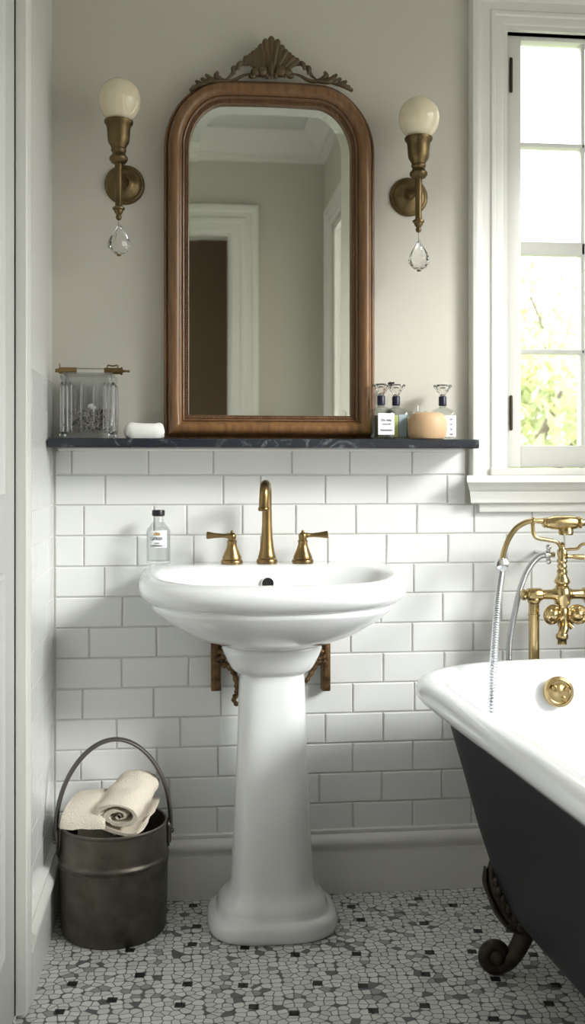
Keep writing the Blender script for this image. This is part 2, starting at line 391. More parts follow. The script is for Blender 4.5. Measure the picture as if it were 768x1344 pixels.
for k in range(13):
    zt = Z0+PZ-k*PZ if k else Z0+0.064
    zb = Z0-k*PZ
    js = [xw(p) for p in meas[k]]
    while js[-1] < XR-0.16: js.append(js[-1]+0.161)
    js = [XL+0.008]+js+[XR]
    lim = XR
    if k < 1: js = [j for j in js if j < 0.755]+[0.755]
    if k < 2:
        js = [j for j in js if j < 0.755]+[0.755]
    if k == 2: pass
    rows.append((max(zb, 0.155), zt, js))
tile_field('tile_field', M_tile, rows, wall_back, lambda s, d, z: Vector((s, -0.001-d, z)))
bm = nb(); box(bm, XL, 0.755, -0.0045, 0, 0.1, Z0+0.066); box(bm, 0.755, XR, -0.0045, 0, 0.1, Z0-PZ); struct('grout_bed', bm, M_grout, wall_back)
rl = []
for k in range(-2, 13):
    zb = Z0-k*PZ; off = 0.08 if k % 2 else 0.0
    js = [-0.508]+[ -0.165*i-0.04+off for i in range(4, -1, -1) if -0.49 < -0.165*i-0.04+off < -0.02]+[-0.001]
    rl.append((max(zb, 0.155), zb+PZ, js))
tile_field('tile_field', M_tile, rl, wall_left, lambda s, d, z: Vector((XL+0.0005+d, s, z)), 0.0005, 0.0032, 0.0006)
bm = nb(); box(bm, XL, XL+0.0026, -0.508, 0, 0.1, Z0+3*PZ); struct('grout_bed', bm, M_grout, wall_left)
rr = []
for k in range(1, 13):
    zb = Z0-k*PZ; off = 0.08 if k % 2 else 0.0
    if zb+PZ > SZ0-0.1: continue
    rr.append((max(zb, 0.155), zb+PZ, [YJ]+[YJ+0.161*i+off+0.05 for i in range(12)]+[-0.01]))
tile_field('tile_field', M_tile, rr, wall_right, lambda s, d, z: Vector((XR-0.0005-d, s, z)))

# ---- baseboards (profile: u out from wall, v up)
BB = [(0,0),(0.020,0),(0.020,0.108),(0.016,0.112),(0.017,0.118),(0.026,0.126),(0.029,0.136),(0.026,0.146),(0.018,0.152),(0.014,0.156),(0.016,0.160),(0.016,0.166),(0,0.168)]
BB2 = [(a+0.004, b) for a, b in BB]; BB2[0] = (0,0); BB2[-1] = (0,0.168)
bm = nb(); prism(bm, BB2, (XL, 0, 0), (XR, 0, 0), (0,-1,0), (0,0,1)); struct('baseboard_back', bm, M_trim)
bm = nb(); prism(bm, BB2, (XL, -0.512, 0), (XL, 0, 0), (1,0,0), (0,0,1)); struct('baseboard_left', bm, M_trim)
bm = nb(); prism(bm, BB2, (XR, YJ, 0), (XR, 0, 0), (-1,0,0), (0,0,1)); struct('baseboard_right', bm, M_trim)
bm = nb(); prism(bm, BB, (XLL, YR, 0), (DX0-0.15, YR, 0), (0,1,0), (0,0,1)); prism(bm, BB, (DX1+0.15, YR, 0), (XJ, YR, 0), (0,1,0), (0,0,1)); struct('baseboard_rear', bm, M_trim)
# ---- crown mouldings
CR = [(0,0),(0.012,-0.0),(0.012,-0.15),(0.0,-0.15)]
CR = [(0,0),(0.13,0),(0.13,-0.018),(0.12,-0.022),(0.105,-0.035),(0.075,-0.06),(0.052,-0.09),(0.040,-0.118),(0.022,-0.122),(0.022,-0.135),(0.012,-0.14),(0.012,-0.155),(0,-0.158)]
for nm, p0, p1, d in (('trim_1', (XLL,YR,ZC),(XJ,YR,ZC),(0,1,0)), ('trim_2', (XJ,YR,ZC),(XJ,YJ+0.12,ZC),(-1,0,0)), ('trim_3', (XL,0,ZC),(XR,0,ZC),(0,-1,0)),
                      ('trim_4', (XR,YJ,ZC),(XR,0,ZC),(-1,0,0)), ('trim_5', (XL,YLE,ZC),(XL,0,ZC),(1,0,0)), ('trim_7', (XJ-0.0,YJ,ZC),(XR,YJ,ZC),(0,1,0)), ('trim_6', (XLL,YR,ZC),(XLL,YLE,ZC),(1,0,0))):
    bm = nb(); prism(bm, CR, p0, p1, d, (0,0,1)); struct(nm, bm, M_trim)

# ---- casing profile (u across from inner edge outwards, v out from wall)
CW = 0.092
CAS = [(0,0),(0,0.014),(0.006,0.018),(0.022,0.018),(0.026,0.023),(0.034,0.024),(0.038,0.019),(0.060,0.021),(0.064,0.027),(0.070,0.032),(0.080,0.034),(0.088,0.032),(0.092,0.026),(0.092,0)]
def frame_casing(bm, prof, s0, s1, z0, z1, fn, sides='LTR', w=None):
    """mitred casing around an opening; fn(s, out, z)"""
    k = 1
    pts = []
    def corner(sd, zd, u, v): return fn((s0-u if sd < 0 else s1+u), v, (z1+u if zd > 0 else z0))
    rings = [[corner(-1, 0, u, v) for u, v in prof], [corner(-1, 1, u, v) for u, v in prof], [corner(1, 1, u, v) for u, v in prof], [corner(1, 0, u, v) for u, v in prof]]
    loft(bm, rings, True, True)

# ================================================================== FRONT WINDOW
w1 = sthing('window_1', (1.07, 0.05, 1.1))
bm = nb(); frame_casing(bm, CAS, WX0-0.012, WX1+0.012, WZ0-0.02, WZ1+0.012, lambda s, v, z: Vector((s, -v, z))); struct('casing', bm, M_trim, w1)
bm = nb()   # jamb lining
for a, b, c_, d in ((WX0-0.012, WX0, WZ0, WZ1+0.012), (WX1, WX1+0.012, WZ0, WZ1+0.012)): box(bm, a, b, -0.014, 0.065, c_, d)
box(bm, WX0, WX1, -0.014, 0.065, WZ1, WZ1+0.012); box(bm, WX0, WX1, 0.0, 0.09, WZ0-0.012, WZ0)
struct('jamb', bm, M_trim, w1)
# sash
sy0, sy1 = 0.012, 0.052
GX0 = at(684, 300, sy0).x; gx_m = at(766.5, 300, sy0).x; GX1 = 2*gx_m-GX0
def zz(py, px=725): return at(px, py, sy0).z
sash_t, sash_b = WZ1-0.004, WZ0+0.004
bm = nb()
box(bm, WX0+0.003, GX0, sy0, sy1, sash_b, sash_t, 0.002); box(bm, GX1, WX1-0.003, sy0, sy1, sash_b, sash_t, 0.002)
zg0, zg1 = zz(585), zz(55)
box(bm, GX0, GX1, sy0, sy1, sash_b, zg0, 0.002); box(bm, GX0, GX1, sy0, sy1, zg1, sash_t, 0.002)
struct('sash', bm, M_trim, w1)
bm = nb()
def muntin(bm, x0, x1, z0, z1):
    box(bm, x0, x1, sy0+0.004, sy1-0.004, z0, z1, 0.003)
box_z = [(zz(193), zz(187)), (zz(334), zz(317)), (zz(464), zz(458))]
for a, b in box_z: muntin(bm, GX0, GX1, a, b)
muntin(bm, gx_m-0.006, gx_m+0.006, zg0, zg1)
struct('muntin', bm, M_trim, w1)
bm = nb(); box(bm, GX0, GX1, 0.034, 0.037, zg0, zg1); struct('pane', bm, M_win, w1)
for py in (99, 542):
    bm = nb(); p = at(670.5, py, sy0); h = 0.042
    lathe(bm, [(0.001,-h-0.006),(0.004,-h-0.004),(0.0045,-h),(0.0045,h),(0.004,h+0.004),(0.001,h+0.006)], (p.x, sy0-0.003, p.z), 12)
    box(bm, p.x, p.x+0.004, sy0-0.002, sy0+0.001, p.z-h, p.z+h)
    struct('hinge', bm, M_hinge, w1)
# stool and apron: profile (out, down)
xs0 = at(612, 630, -0.075).x
zt = at(640, 624, -0.07).z
ST = [(0,0),(0.078,0),(0.082,-0.004),(0.082,-0.018),(0.076,-0.021),(0.070,-0.024),(0.062,-0.034),(0.056,-0.040),(0.052,-0.042),(0.050,-0.050),(0.044,-0.060),(0.042,-0.072),(0.034,-0.076),(0,-0.076)]
bm = nb()
def xleft(u): return xs0 + (0.082-u)*0.55
A = [Vector((xleft(u), -u, zt+v)) for u, v in ST]; B = [Vector((XR-0.002, -u, zt+v)) for u, v in ST]
loft(bm, [A, B]); 
box(bm, xs0+0.05, XR-0.002, -0.026, 0, zt-0.098, zt-0.076, 0.002)
box(bm, WX0-0.05, WX1+0.05, -0.03, 0.012, zt, WZ0+0.002, 0.002)
struct('sill', bm, M_trim, w1)

# ================================================================== SIDE WINDOWS
def side_window(name, x, t, y0, y1, z0, z1, ncol, nrow, ins=0.04):
    w = sthing(name, (x, (y0+y1)/2, z0))
    bm = nb(); frame_casing(bm, CAS, y0-0.01, y1+0.01, z0-0.02, z1+0.01, lambda s, v, z: Vector((x-v, s, z))); struct('casing', bm, M_trim, w)
    bm = nb(); box(bm, x-0.06, x+t, y0-0.08, y1+0.08, z0-0.045, z0-0.02, 0.004); box(bm, x-0.02, x, y0-0.06, y1+0.06, z0-0.11, z0-0.045, 0.003); struct('sill', bm, M_trim, w)
    bm = nb(); a, b = x+ins, x+ins+0.03; e = 0.045 if ins > 0.02 else 0.03
    box(bm, a, b, y0, y0+e, z0, z1); box(bm, a, b, y1-e, y1, z0, z1); box(bm, a, b, y0+e, y1-e, z0, z0+e); box(bm, a, b, y0+e, y1-e, z1-e, z1)
    struct('sash', bm, M_trim, w)
    bm = nb()
    for i in range(1, ncol): c_ = y0+(y1-y0)*i/ncol; box(bm, a+0.005, b-0.005, c_-0.008, c_+0.008, z0+e, z1-e)
    for i in range(1, nrow): c_ = z0+(z1-z0)*i/nrow; box(bm, a+0.005, b-0.005, y0+e, y1-e, c_-0.008, c_+0.008)
    struct('muntin', bm, M_trim, w)
    bm = nb(); box(bm, a+0.014, a+0.017, y0+e, y1-e, z0+e, z1-e); struct('pane', bm, M_win, w)
side_window('window_2', XR, 0.15, SY0, SY1, SZ0, SZ1, 3, 2)
side_window('window_3', XJ, 0.04, RY0, RY1, RZ0, RZ1, 1, 1, 0.006)
w4 = sthing('added_fill_window', (XLL, -2.3, QZ0))  # unseen window, put in to lift the light in the rear room
bm = nb(); frame_casing(bm, CAS, QY0-0.01, QY1+0.01, QZ0-0.02, QZ1+0.01, lambda s, v, z: Vector((XLL+v, s, z))); struct('casing', bm, M_trim, w4)
bm = nb(); box(bm, XLL-0.1, XLL+0.06, QY0-0.08, QY1+0.08, QZ0-0.045, QZ0-0.02, 0.004); struct('sill', bm, M_trim, w4)
bm = nb(); a, b, e = XLL-0.09, XLL-0.05, 0.045
box(bm, a, b, QY0, QY0+e, QZ0, QZ1); box(bm, a, b, QY1-e, QY1, QZ0, QZ1); box(bm, a, b, QY0+e, QY1-e, QZ0, QZ0+e); box(bm, a, b, QY0+e, QY1-e, QZ1-e, QZ1); box(bm, a, b, QY0+e, QY1-e, 1.72, 1.76)
struct('sash', bm, M_trim, w4)
bm = nb(); box(bm, a+0.018, a+0.021, QY0+e, QY1-e, QZ0+e, QZ1-e); struct('pane', bm, M_win, w4)

# ================================================================== DOORS
DCAS = [(0,0),(0,0.014),(0.01,0.02),(0.05,0.02),(0.055,0.028),(0.075,0.030),(0.082,0.022),(0.11,0.024),(0.118,0.034),(0.135,0.040),(0.148,0.036),(0.15,0.028),(0.15,0)]
d2 = sthing('door_2', (DX0, YR, 0))
bm = nb(); frame_casing(bm, DCAS, DX0, DX1, 0, DZ, lambda s, v, z: Vector((s, YR+v, z))); struct('casing', bm, M_trim, d2)
bm = nb(); box(bm, DX0, DX0+0.015, YR-0.12, YR, 0, DZ); box(bm, DX1-0.015, DX1, YR-0.12, YR, 0, DZ); box(bm, DX0+0.015, DX1-0.015, YR-0.12, YR, DZ-0.015, DZ); struct('jamb', bm, M_trim, d2)
d1 = sthing('door_1', (XL, -0.9, 0))
LC = [(0,-0.01),(0,0.020),(0.002,0.022),(0.030,0.022),(0.036,0.0235),(0.056,0.0235),(0.061,0.020),(0.061,0)]
bm = nb(); frame_casing(bm, LC, LY0, LY1, 0.012, LZ, lambda s, v, z: Vector((XL+v, s, z))); struct('casing', bm, M_trim, d1)
bm = nb()
box(bm, XL-0.045, XL-0.002, LY0+0.004, LY1-0.004, 0.012, LZ-0.004, 0.002)
struct('leaf', bm, M_door, d1)
bm = nb(); k = (LY0+0.08, LY1-0.16)
for z0, z1 in ((0.2, 0.92), (1.06, 2.4)):
    for a in (0,):
        fr = [(0,0),(0,0.006),(0.008,0.01),(0.016,0.006),(0.02,0)]
        # four mitred sides
        def cn(sy, sz, u, v): return Vector((XL-0.002+v, (k[1]-u if sy > 0 else k[0]+u), (z1-u if sz > 0 else z0+u)))
        ring = [[cn(a_, b_, u, v) for u, v in fr] for a_, b_ in ((1,1),(1,-1),(-1,-1),(-1,1),(1,1))]
        loft(bm, ring, False, False)
struct('panel_moulding', bm, M_door, d1)
bm = nb(); lathe(bm, [(0.026,0),(0.026,0.006),(0.012,0.01),(0.01,0.035),(0.022,0.045),(0.028,0.058),(0.022,0.07),(0.004,0.074)], (XL-0.002, LY0+0.07, 1.0), 24, 'X'); struct('door_knob', bm, M_brass, d1)

# ================================================================== SHELF
SHZ = 1.192; SHD = 0.148
bm = nb(); x0, x1 = XL+0.009, 0.750
n_ = [(0,0),(0.143,0),(0.147,-0.003),(0.148,-0.0115),(0.147,-0.020),(0.143,-0.023),(0,-0.023)]
prism(bm, n_, (x0, -0.009, SHZ), (x1, -0.009, SHZ), (0,-0.94,0), (0,0,1))
sh = obj('wall_shelf', bm, M_marble); tag(sh, 'long black marble wall shelf with white veins above the white tiles', 'shelf')
bm = nb(); prism(bm, [(0,0),(0.03,0),(0.03,-0.002),(0.02,-0.005),(0,-0.006)], (x0+0.01, -0.009, SHZ-0.023), (x1-0.01, -0.009, SHZ-0.023), (0,-1,0), (0,0,1)); obj('support_strip', bm, M_trim, sh)['label'] = 'thin white strip under the marble'

# ================================================================== MIRROR
my = -0.055
ml = at(215, 574, my); mr = at(494, 574, my)
mx0, mx1 = ml.x, mr.x; mz0 = SHZ; mz1 = at(355, 108, my).z; mxc = (mx0+mx1)/2
mir = thing('wall_mirror', 'tall arched walnut framed mirror with carved shell crest, standing on the marble shelf', 'mirror', (mxc, -0.04, SHZ))
def mpath(i, y, N=14):
    """rounded frame path with inset i; flat bottom corners"""
    X0, X1, Z0_, Z1_ = mx0+i, mx1-i, mz0+i, mz1-i
    rx, rz = max(0.148-i*0.9, 0.03), max(0.168-i*0.9, 0.03)
    pts = []
    def arch(x): return 0.012*(1-((x-mxc)/((mx1-mx0)/2))**2)
    nb_ = 10
    for k in range(nb_): pts.append((X0+(X1-X0)*k/nb_, Z0_))
    for k in range(nb_): pts.append((X1, Z0_+(Z1_-rz-Z0_)*k/nb_))
    for k in range(N): a = PI/2*k/N; pts.append((X1-rx+rx*math.cos(a), Z1_-rz+rz*math.sin(a)))
    for k in range(nb_*2): pts.append((X1-rx+(X0+rx-X1+rx)*k/(nb_*2), Z1_))
    for k in range(N): a = PI/2+PI/2*k/N; pts.append((X0+rx+rx*math.cos(a), Z1_-rz+rz*math.sin(a)))
    for k in range(nb_): pts.append((X0, Z1_-rz+(Z0_-Z1_+rz)*k/nb_))
    return [Vector((x, y, z+arch(x)*(max(0, (z-(Z1_-rz)))/rz)**2)) for x, z in pts]
PW = sc(my)*32     # frame width
prof = [(0,0.0),(0,0.018),(0.002,0.022),(0.006,0.023),(0.008,0.020),(0.010,0.024),(0.0115,0.034),(0.015,0.046),(0.020,0.053),(0.028,0.056),(0.036,0.054),(0.042,0.048),(0.045,0.042),(0.047,0.040)]
bm = nb(); rg = [mpath(u, -0.011-v) for u, v in prof]; rg.append(mpath(0.047, -0.011)); rg.append(rg[0])
loft(bm, [list(r) for r in rg], False, False); bmesh.ops.remove_doubles(bm, verts=bm.verts, dist=1e-5)
obj('frame', bm, M_wood, mir, 50)
prof2 = [(0.0465,0.0),(0.0465,0.038),(0.049,0.042),(0.052,0.038),(0.053,0.031),(0.0545,0.029),(0.0605,0.029),(0.062,0.031),(0.0635,0.029),(0.064,0.022),(0.064,0.0)]
bm = nb(); rg = [mpath(u, -0.011-v) for u, v in prof2]; rg.append(rg[0]); loft(bm, [list(r) for r in rg], False, False); bmesh.ops.remove_doubles(bm, verts=bm.verts, dist=1e-5)
obj('inner_moulding', bm, M_woodd, mir, 40)
bm = nb(); path = mpath(0.0575, -0.0405); path.append(path[0]); step = 0.0062; acc = 0
for a, b in zip(path, path[1:]):
    L_ = (b-a).length; d = -acc
    while d+step <= L_:
        d += step; bmesh.ops.create_icosphere(bm, subdivisions=1, radius=0.0027, matrix=Matrix.Translation(a.lerp(b, d/L_)))
    acc = L_-d
obj('beading', bm, M_wood, mir, 60)['label'] = 'row of small carved beads round the glass'
# glass with bevel
m = bpy.data.materials.new('mirror_silver'); m.use_nodes = True; b_ = m.node_tree.nodes['Principled BSDF']
b_.inputs['Metallic'].default_value = 1; b_.inputs['Roughness'].default_value = 0.0; b_.inputs['Base Color'].default_value = (0.80, 0.82, 0.78, 1)
bm = nb(); a = mpath(0.064, -0.0295); b = mpath(0.089, -0.0310)
loft(bm, [a, b], False, True)
o = obj('glass', bm, m, mir, 0.3)
for p in o.data.polygons: p.use_smooth = False
bm = nb(); loft(bm, [mpath(0.012, -0.011), mpath(0.012, -0.016)], True, True); obj('backing', bm, M_woodd, mir)
# crest
bm = nb()
def P(px, py, y=-0.045): return at(px, py, y)
s_ = sc(my)
def petal(bm, x0, z0, ang, L_, w, y=-0.045, th=0.009, curl=0.006):
    """fluted petal from a foot point, leaning by ang from vertical; rounded curled tip"""
    n = 16; rings = []
    ax = Vector((math.sin(ang), 0, math.cos(ang))); sd = Vector((math.cos(ang), 0, -math.sin(ang)))
    for i in range(n+1):
        t = 1-(1-i/n)**1.6; ww = w*(0.42+0.58*t**0.8)*(1 if t < 0.88 else math.sqrt(max(0.0, 1-((t-0.88)/0.12)**2)))+0.0003
        c = Vector((x0, y, z0))+ax*(L_*t)+Vector((0, -curl*t**2*1.6+0.002, 0))
        rings.append([c+sd*(ww*math.cos(2*PI*k/10)*0.5)+Vector((0, math.sin(2*PI*k/10)*th*0.5*(0.5+0.5*ww/w), 0)) for k in range(10)])
    loft(bm, rings)
f0 = P(356, 98)
for k in range(-6, 7):
    ang = k*math.radians(9.6); tip = [49,53,60,66,70,74,80][abs(k)]
    L_ = (98-tip)*s_/max(0.55, math.cos(ang)) if abs(k) < 6 else 39*s_
    if abs(k) == 5: L_ = 35*s_
    if abs(k) == 6: L_ = 37*s_; ang = math.copysign(math.radians(57), k)
    petal(bm, f0.x+k*0.0018, f0.z, ang, L_, 9.6*s_ if abs(k) < 6 else 10.5*s_, y=-0.046-0.0015*(k % 2), th=0.012)
obj('shell_crest', bm, M_crest, mir, 50)['label'] = 'fluted shell fan carved at the top of the frame'
bm = nb()
for sx_ in (-1, 1):
    for (dx, dy, r, sx2, sz2) in ((12, 95, 8, 1.0, 0.95), (21, 96, 6.5, 1, 0.9), (25, 101, 4.5, 1.1, 0.8), (6, 100, 4, 0.8, 1.2)):
        p = P(356+sx_*dx, dy); ball(bm, (p.x, -0.05, p.z), r*s_, (sx2, 0.8, sz2))
    pts = cat([P(356+sx_*17, 103), P(356+sx_*22, 96), P(356+sx_*15, 89), P(356+sx_*8, 93), P(356+sx_*10, 100)], 6)
    tube(bm, [p+Vector((0,-0.006,0)) for p in pts], [0.0022+0.0012*math.sin(PI*i/(len(pts)-1)) for i in range(len(pts))], 8)
p = P(356, 92); ball(bm, (p.x, -0.052, p.z), 5*s_, (0.8, 0.7, 2.0))
for dx in (-2.2, 0, 2.2): tube(bm, [P(356+dx*1.6, 104, -0.054), P(356+dx, 92, -0.056), P(356+dx*1.8, 84, -0.052)], [0.0016, 0.002, 0.001], 8)
obj('rosette', bm, M_crest, mir, 60)
def scroll(side):
    bm = nb()
    X = lambda px: 356+side*(px-356)
    # main S stem with leaves (traced on the right hand side)
    stem = cat([P(X(380), 96), P(X(393), 99), P(X(404), 105), P(X(413), 107), P(X(421), 104), P(X(426), 99)], 6)
    stem2 = cat([P(X(386), 86), P(X(396), 85), P(X(404), 91), P(X(409), 99), P(X(416), 105)], 6)
    m_ = len(stem); tube(bm, stem, [0.0018+0.0035*math.sin(PI*min(1, i/(m_-1)*0.9)) for i in range(m_)], 8)
    m_ = len(stem2); tube(bm, stem2, [0.002+0.0035*math.sin(PI*min(1, i/(m_-1))) for i in range(m_)], 8)
    for a, b_, c_, w in (((400,92),(398,84),(393,82),2.6), ((405,98),(406,90),(404,88),2.6), ((420,105),(428,100),(427,96),3.0), ((414,106),(432,107),(438,101),3.2),
                        ((428,106),(440,107),(446,104),3.0), ((436,108),(450,112),(461,118),3.0), ((430,107),(446,111),(458,114),2.6), ((444,110),(452,108),(454,107),2.2), ((426,106),(436,103),(441,99),2.6)):
        pts = cat([P(X(a[0]), a[1]), P(X(b_[0]), b_[1], -0.05), P(X(c_[0]), c_[1], -0.047)], 5); q = len(pts)
        tube(bm, pts, [w*s_*(0.45+0.75*math.sin(PI*(0.15+0.7*i/(q-1)))) for i in range(q)], 8)
        ball(bm, pts[-1], w*s_*0.95, (1, 0.8, 1), 8, 6)
    return bm
for side in (-1, 1): obj('acanthus_scroll', scroll(side), M_crest, mir, 60)

# ================================================================== SCONCES
def make_sconce(plate, stemx, zs, name_label, tilt=0.0):
    """plate=(x,z) of the rosette on the wall; stemx = x of stem; zs: dict of heights"""
    sy = -0.105
    t = thing('wall_sconce', name_label, 'wall lamp', (plate[0], 0, plate[1]), 'brass wall lamps beside the mirror')
    bm = nb(); R = 0.0515
    lathe(bm, [(R,0),(R,-0.004),(R-0.003,-0.008),(R-0.008,-0.009),(R-0.010,-0.012),(R-0.017,-0.013),(R-0.020,-0.016),(0.026,-0.018),(0.023,-0.022),(0.016,-0.024),(0.004,-0.026)], (plate[0], 0, plate[1]), 48, 'Y')
    obj('backplate', bm, M_brassd, t)
    bm = nb(); tube(bm, cat([(plate[0], -0.02, plate[1]), (plate[0], -0.055, plate[1]+0.002), ((plate[0]+stemx)/2, -0.085, plate[1]+0.004), (stemx, sy, plate[1]+0.004)], 5), 0.0055, 12)
    lathe(bm, [(0.013,-0.022),(0.013,-0.028),(0.009,-0.034),(0.006,-0.044)], (plate[0], 0, plate[1]), 24, 'Y')
    obj('arm', bm, M_brassd, t)
    z = lambda py: zs(py)
    bm = nb(); r = lambda px: px*sc(sy, 0.1)
    lathe(bm, [(0.001,z(289.5)),(r(3),z(288)),(r(4),z(285)),(r(3),z(282)),(r(5.5),z(279)),(r(6),z(276)),(r(8),z(275)),(r(8),z(272.5)),(r(5),z(271)),(r(4.4),z(268)),(r(4.7),z(225)),(r(5.2),z(214)),(r(6),z(213))], (stemx, sy, 0), 24)
    obj('stem', bm, M_brassd, t)
    bm = nb()
    lathe(bm, [(r(4),z(216)),(r(9),z(214)),(r(12),z(210)),(r(12),z(207)),(r(9.5),z(204)),(r(8.2),z(201)),(r(9.5),z(199)),(r(10),z(197)),(r(9.3),z(195)),(r(10.5),z(192)),(r(13),z(188)),(r(14),z(185)),(r(14.5),z(180)),(r(15),z(172)),(r(15.6),z(166)),(r(18),z(163)),(r(18.8),z(161)),(r(18.8),z(159)),(r(16),z(158)),(r(14),z(160))], (stemx, sy, 0), 32)
    obj('lamp_cup', bm, M_brassd, t)
    bm = nb(); zc = z(131); R = r(27.5)
    pr = []
    for i in range(25):
        a = -PI/2*0.72+(PI*0.86)*i/24; pr.append((R*math.cos(a)*(1.0 if a > 0 else 1), zc+R*1.04*math.sin(a)))
    pr = [(r(14.5), z(161))]+[(max(0.0006, R*math.cos(a)), zc+R*(1.0 if a > 0 else 1.12)*math.sin(a)) for a in [math.radians(-52+142*i/26) for i in range(27)]]
    lathe(bm, pr, (stemx+0.002, sy, 0), 40); obj('globe_shade', bm, M_opal, t)['label'] = 'cream opal glass globe'
    # crystal drop
    bm = nb()
    pr = [(0.0008,z(291)),(r(1.5),z(295)),(r(4),z(299)),(r(8),z(305)),(r(12),z(312)),(r(14.5),z(319)),(r(14),z(325)),(r(10.5),z(330)),(r(5),z(333.5)),(0.0008,z(334.5))]
    lathe(bm, pr[::-1], (stemx+0.001, sy, 0), 10)
    dr = obj('crystal_drop', bm, M_cryst, t, 10)
    bm = nb(); lathe(bm, [(r(2.6),z(336)),(r(3),z(334.5)),(r(1),z(333.5))], (stemx+0.001, sy, 0), 10); obj('end_bead', bm, M_brassd, dr)
    bm = nb(); lathe(bm, [(0.0006,z(299)),(0.0006,z(289))], (stemx, sy, 0), 8); obj('drop_pin', bm, M_brassd, dr)
    return t
pL = at(163.6, 242, -0.008); sL = at(155.8, 242, -0.105)
make_sconce((pL.x, pL.z), sL.x, lambda py: at(156, py, -0.105).z, 'brass wall sconce with cream globe and crystal drop, left of the mirror')
pR = at(537, 258, -0.008); sR = at(549.5, 258, -0.105)
make_sconce((pR.x, pR.z), sR.x, lambda py: at(549.5, 313+(py-291)*0.96 if py > 290.5 else (182+(py-160)*0.955), -0.105).z, 'brass wall sconce with cream globe and crystal drop, between mirror and window')

# ================================================================== PEDESTAL SINK
pxc = at(360, 800, -0.26).x
DK = 0.876
sink = thing('pedestal_sink', 'white porcelain pedestal sink with wide rounded basin standing against the tiled wall', 'sink', (pxc, -0.18, 0))
def plan(a, yb, yf, z, nf=2.35, nbk=4.5, N=72, cx=None, dz=None):
    cx = pxc if cx is None else cx; ym = yb+(yf-yb)*0.42; out = []
    for i in range(N):
        t = 2*PI*i/N; ct, st = math.cos(t), math.sin(t)
        if st <= 0: n = nf; hy = ym-yf
        else: n = nbk; hy = yb-ym
        x = math.copysign(abs(ct)**(2/n), ct)*a; y = math.copysign(abs(st)**(2/n), st)*hy
        zo = z if dz is None else z+dz(x, y+ym)
        out.append(Vector((cx+x, ym+y, zo)))
    return out
A_ = 0.321; YB, YF = -0.012, -0.50
bm = nb()
rings = [plan(0.09, -0.08, -0.27, 0.690, 2.2, 2.5), plan(0.118, -0.07, -0.30, 0.688, 2.2, 2.5), plan(0.125, -0.065, -0.305, 0.692, 2.2, 2.5), plan(0.16, -0.045, -0.345, 0.702, 2.2, 3), plan(0.215, -0.025, -0.402, 0.726, 2.2, 3.5),
    plan(0.262, -0.018, -0.442, 0.758, 2.25, 4), plan(0.288, -0.014, -0.466, 0.783, 2.3, 4), plan(0.292, -0.013, -0.470, 0.791, 2.3, 4),
    plan(0.291, -0.013, -0.469, 0.797, 2.3, 4), plan(0.300, -0.012, -0.477, 0.801, 2.3, 4.5), plan(0.312, -0.012, -0.489, 0.813, 2.3, 4.5), plan(0.320, -0.012, -0.497, 0.828, 2.35, 4.5), plan(A_, YB, YF, 0.843, 2.35, 4.5),
    plan(0.319, YB, -0.498, 0.858, 2.35, 4.5), plan(0.312, YB, -0.491, 0.869, 2.35, 4.5), plan(0.302, YB, -0.480, 0.8745, 2.35, 4.5), plan(0.292, -0.014, -0.470, DK, 2.35, 4.5),
    plan(0.283, -0.145, -0.462, DK, 2.3, 3.0), plan(0.274, -0.150, -0.455, DK-0.003, 2.3, 2.8), plan(0.267, -0.154, -0.449, DK-0.010, 2.3, 2.8), plan(0.255, -0.160, -0.438, DK-0.03, 2.2, 2.5),
    plan(0.225, -0.172, -0.415, DK-0.075, 2.1, 2.3), plan(0.17, -0.195, -0.37, DK-0.115, 2, 2.1), plan(0.09, -0.23, -0.32, DK-0.130, 2, 2), plan(0.025, -0.265, -0.285, DK-0.133, 2, 2)]
loft(bm, rings)
for v in bm.verts:
    if v.co.z > 0.80: v.co.z -= 0.015*min(1, (v.co.z-0.80)/0.07)*min(1, max(0, (-v.co.y-0.13)/0.28))
bs = obj('basin', bm, M_porc, sink, 60)
hp = at(351.5, 765.5, -0.165)
bm = nb(); lathe(bm, [(0.0165,0.006),(0.0165,-0.005),(0.0145,-0.0065),(0.0138,0.002)], (hp.x, -0.165, hp.z), 28, 'Y'); obj('overflow_ring', bm, M_porc, bs)
bm = nb(); lathe(bm, [(0.0140,0.006),(0.0140,-0.0045),(0.001,-0.0046)], (hp.x, -0.165, hp.z), 28, 'Y'); obj('overflow_hole', bm, M_dark, bs)['label'] = 'dark round overflow hole'
bm = nb(); lathe(bm, [(0.024,0),(0.024,0.003),(0.018,0.004),(0.001,0.002)], (pxc, -0.275, DK-0.134), 24); obj('drain', bm, M_brass, bs)
# pedestal
pcx = at(357, 1000, -0.18).x; PYC = -0.175
k_ = sc(PYC-0.06)
def pring(w, d, z, n=3.2, N=64, dx=0, yc=PYC, cham=0):
    out = []
    for i in range(N):
        t = 2*PI*i/N; ct, st = math.cos(t), math.sin(t)
        out.append(Vector((pcx+dx+math.copysign(abs(ct)**(2/n), ct)*w, yc+math.copysign(abs(st)**(2/n), st)*d, z)))
    return out
zz2 = lambda py: CZ-(py-HOR)*(sc(PYC-0.07)*1.0)
def hw(px, yy=PYC): return px/2*sc(yy)
R_ = [(158,0,3),(166,.006,3),(170,.018,3),(169,.032,3),(162,.042,3),(151,.046,3),(145,.050,2.9),(142,.062,2.9),(137,.073,2.9),(127,.082,2.8),(117,.092,2.8),(111,.105,2.8),(107,.125,2.8),(105,.16,2.8),(101,.24,2.8),(97,.32,2.8),(92,.42,2.8),(88,.53,2.7),(86,.600,2.6),(85,.615,2.6),(88,.620,2.6),(100,.625,2.5),(108,.632,2.5),(117,.648,2.5),(127,.668,2.5),(131,.680,2.5),(128,.687,2.5)]
bm = nb(); rs = []
for w, z, n in R_:
    h = hw(w); rs.append(pring(h, h*0.84, z, n))
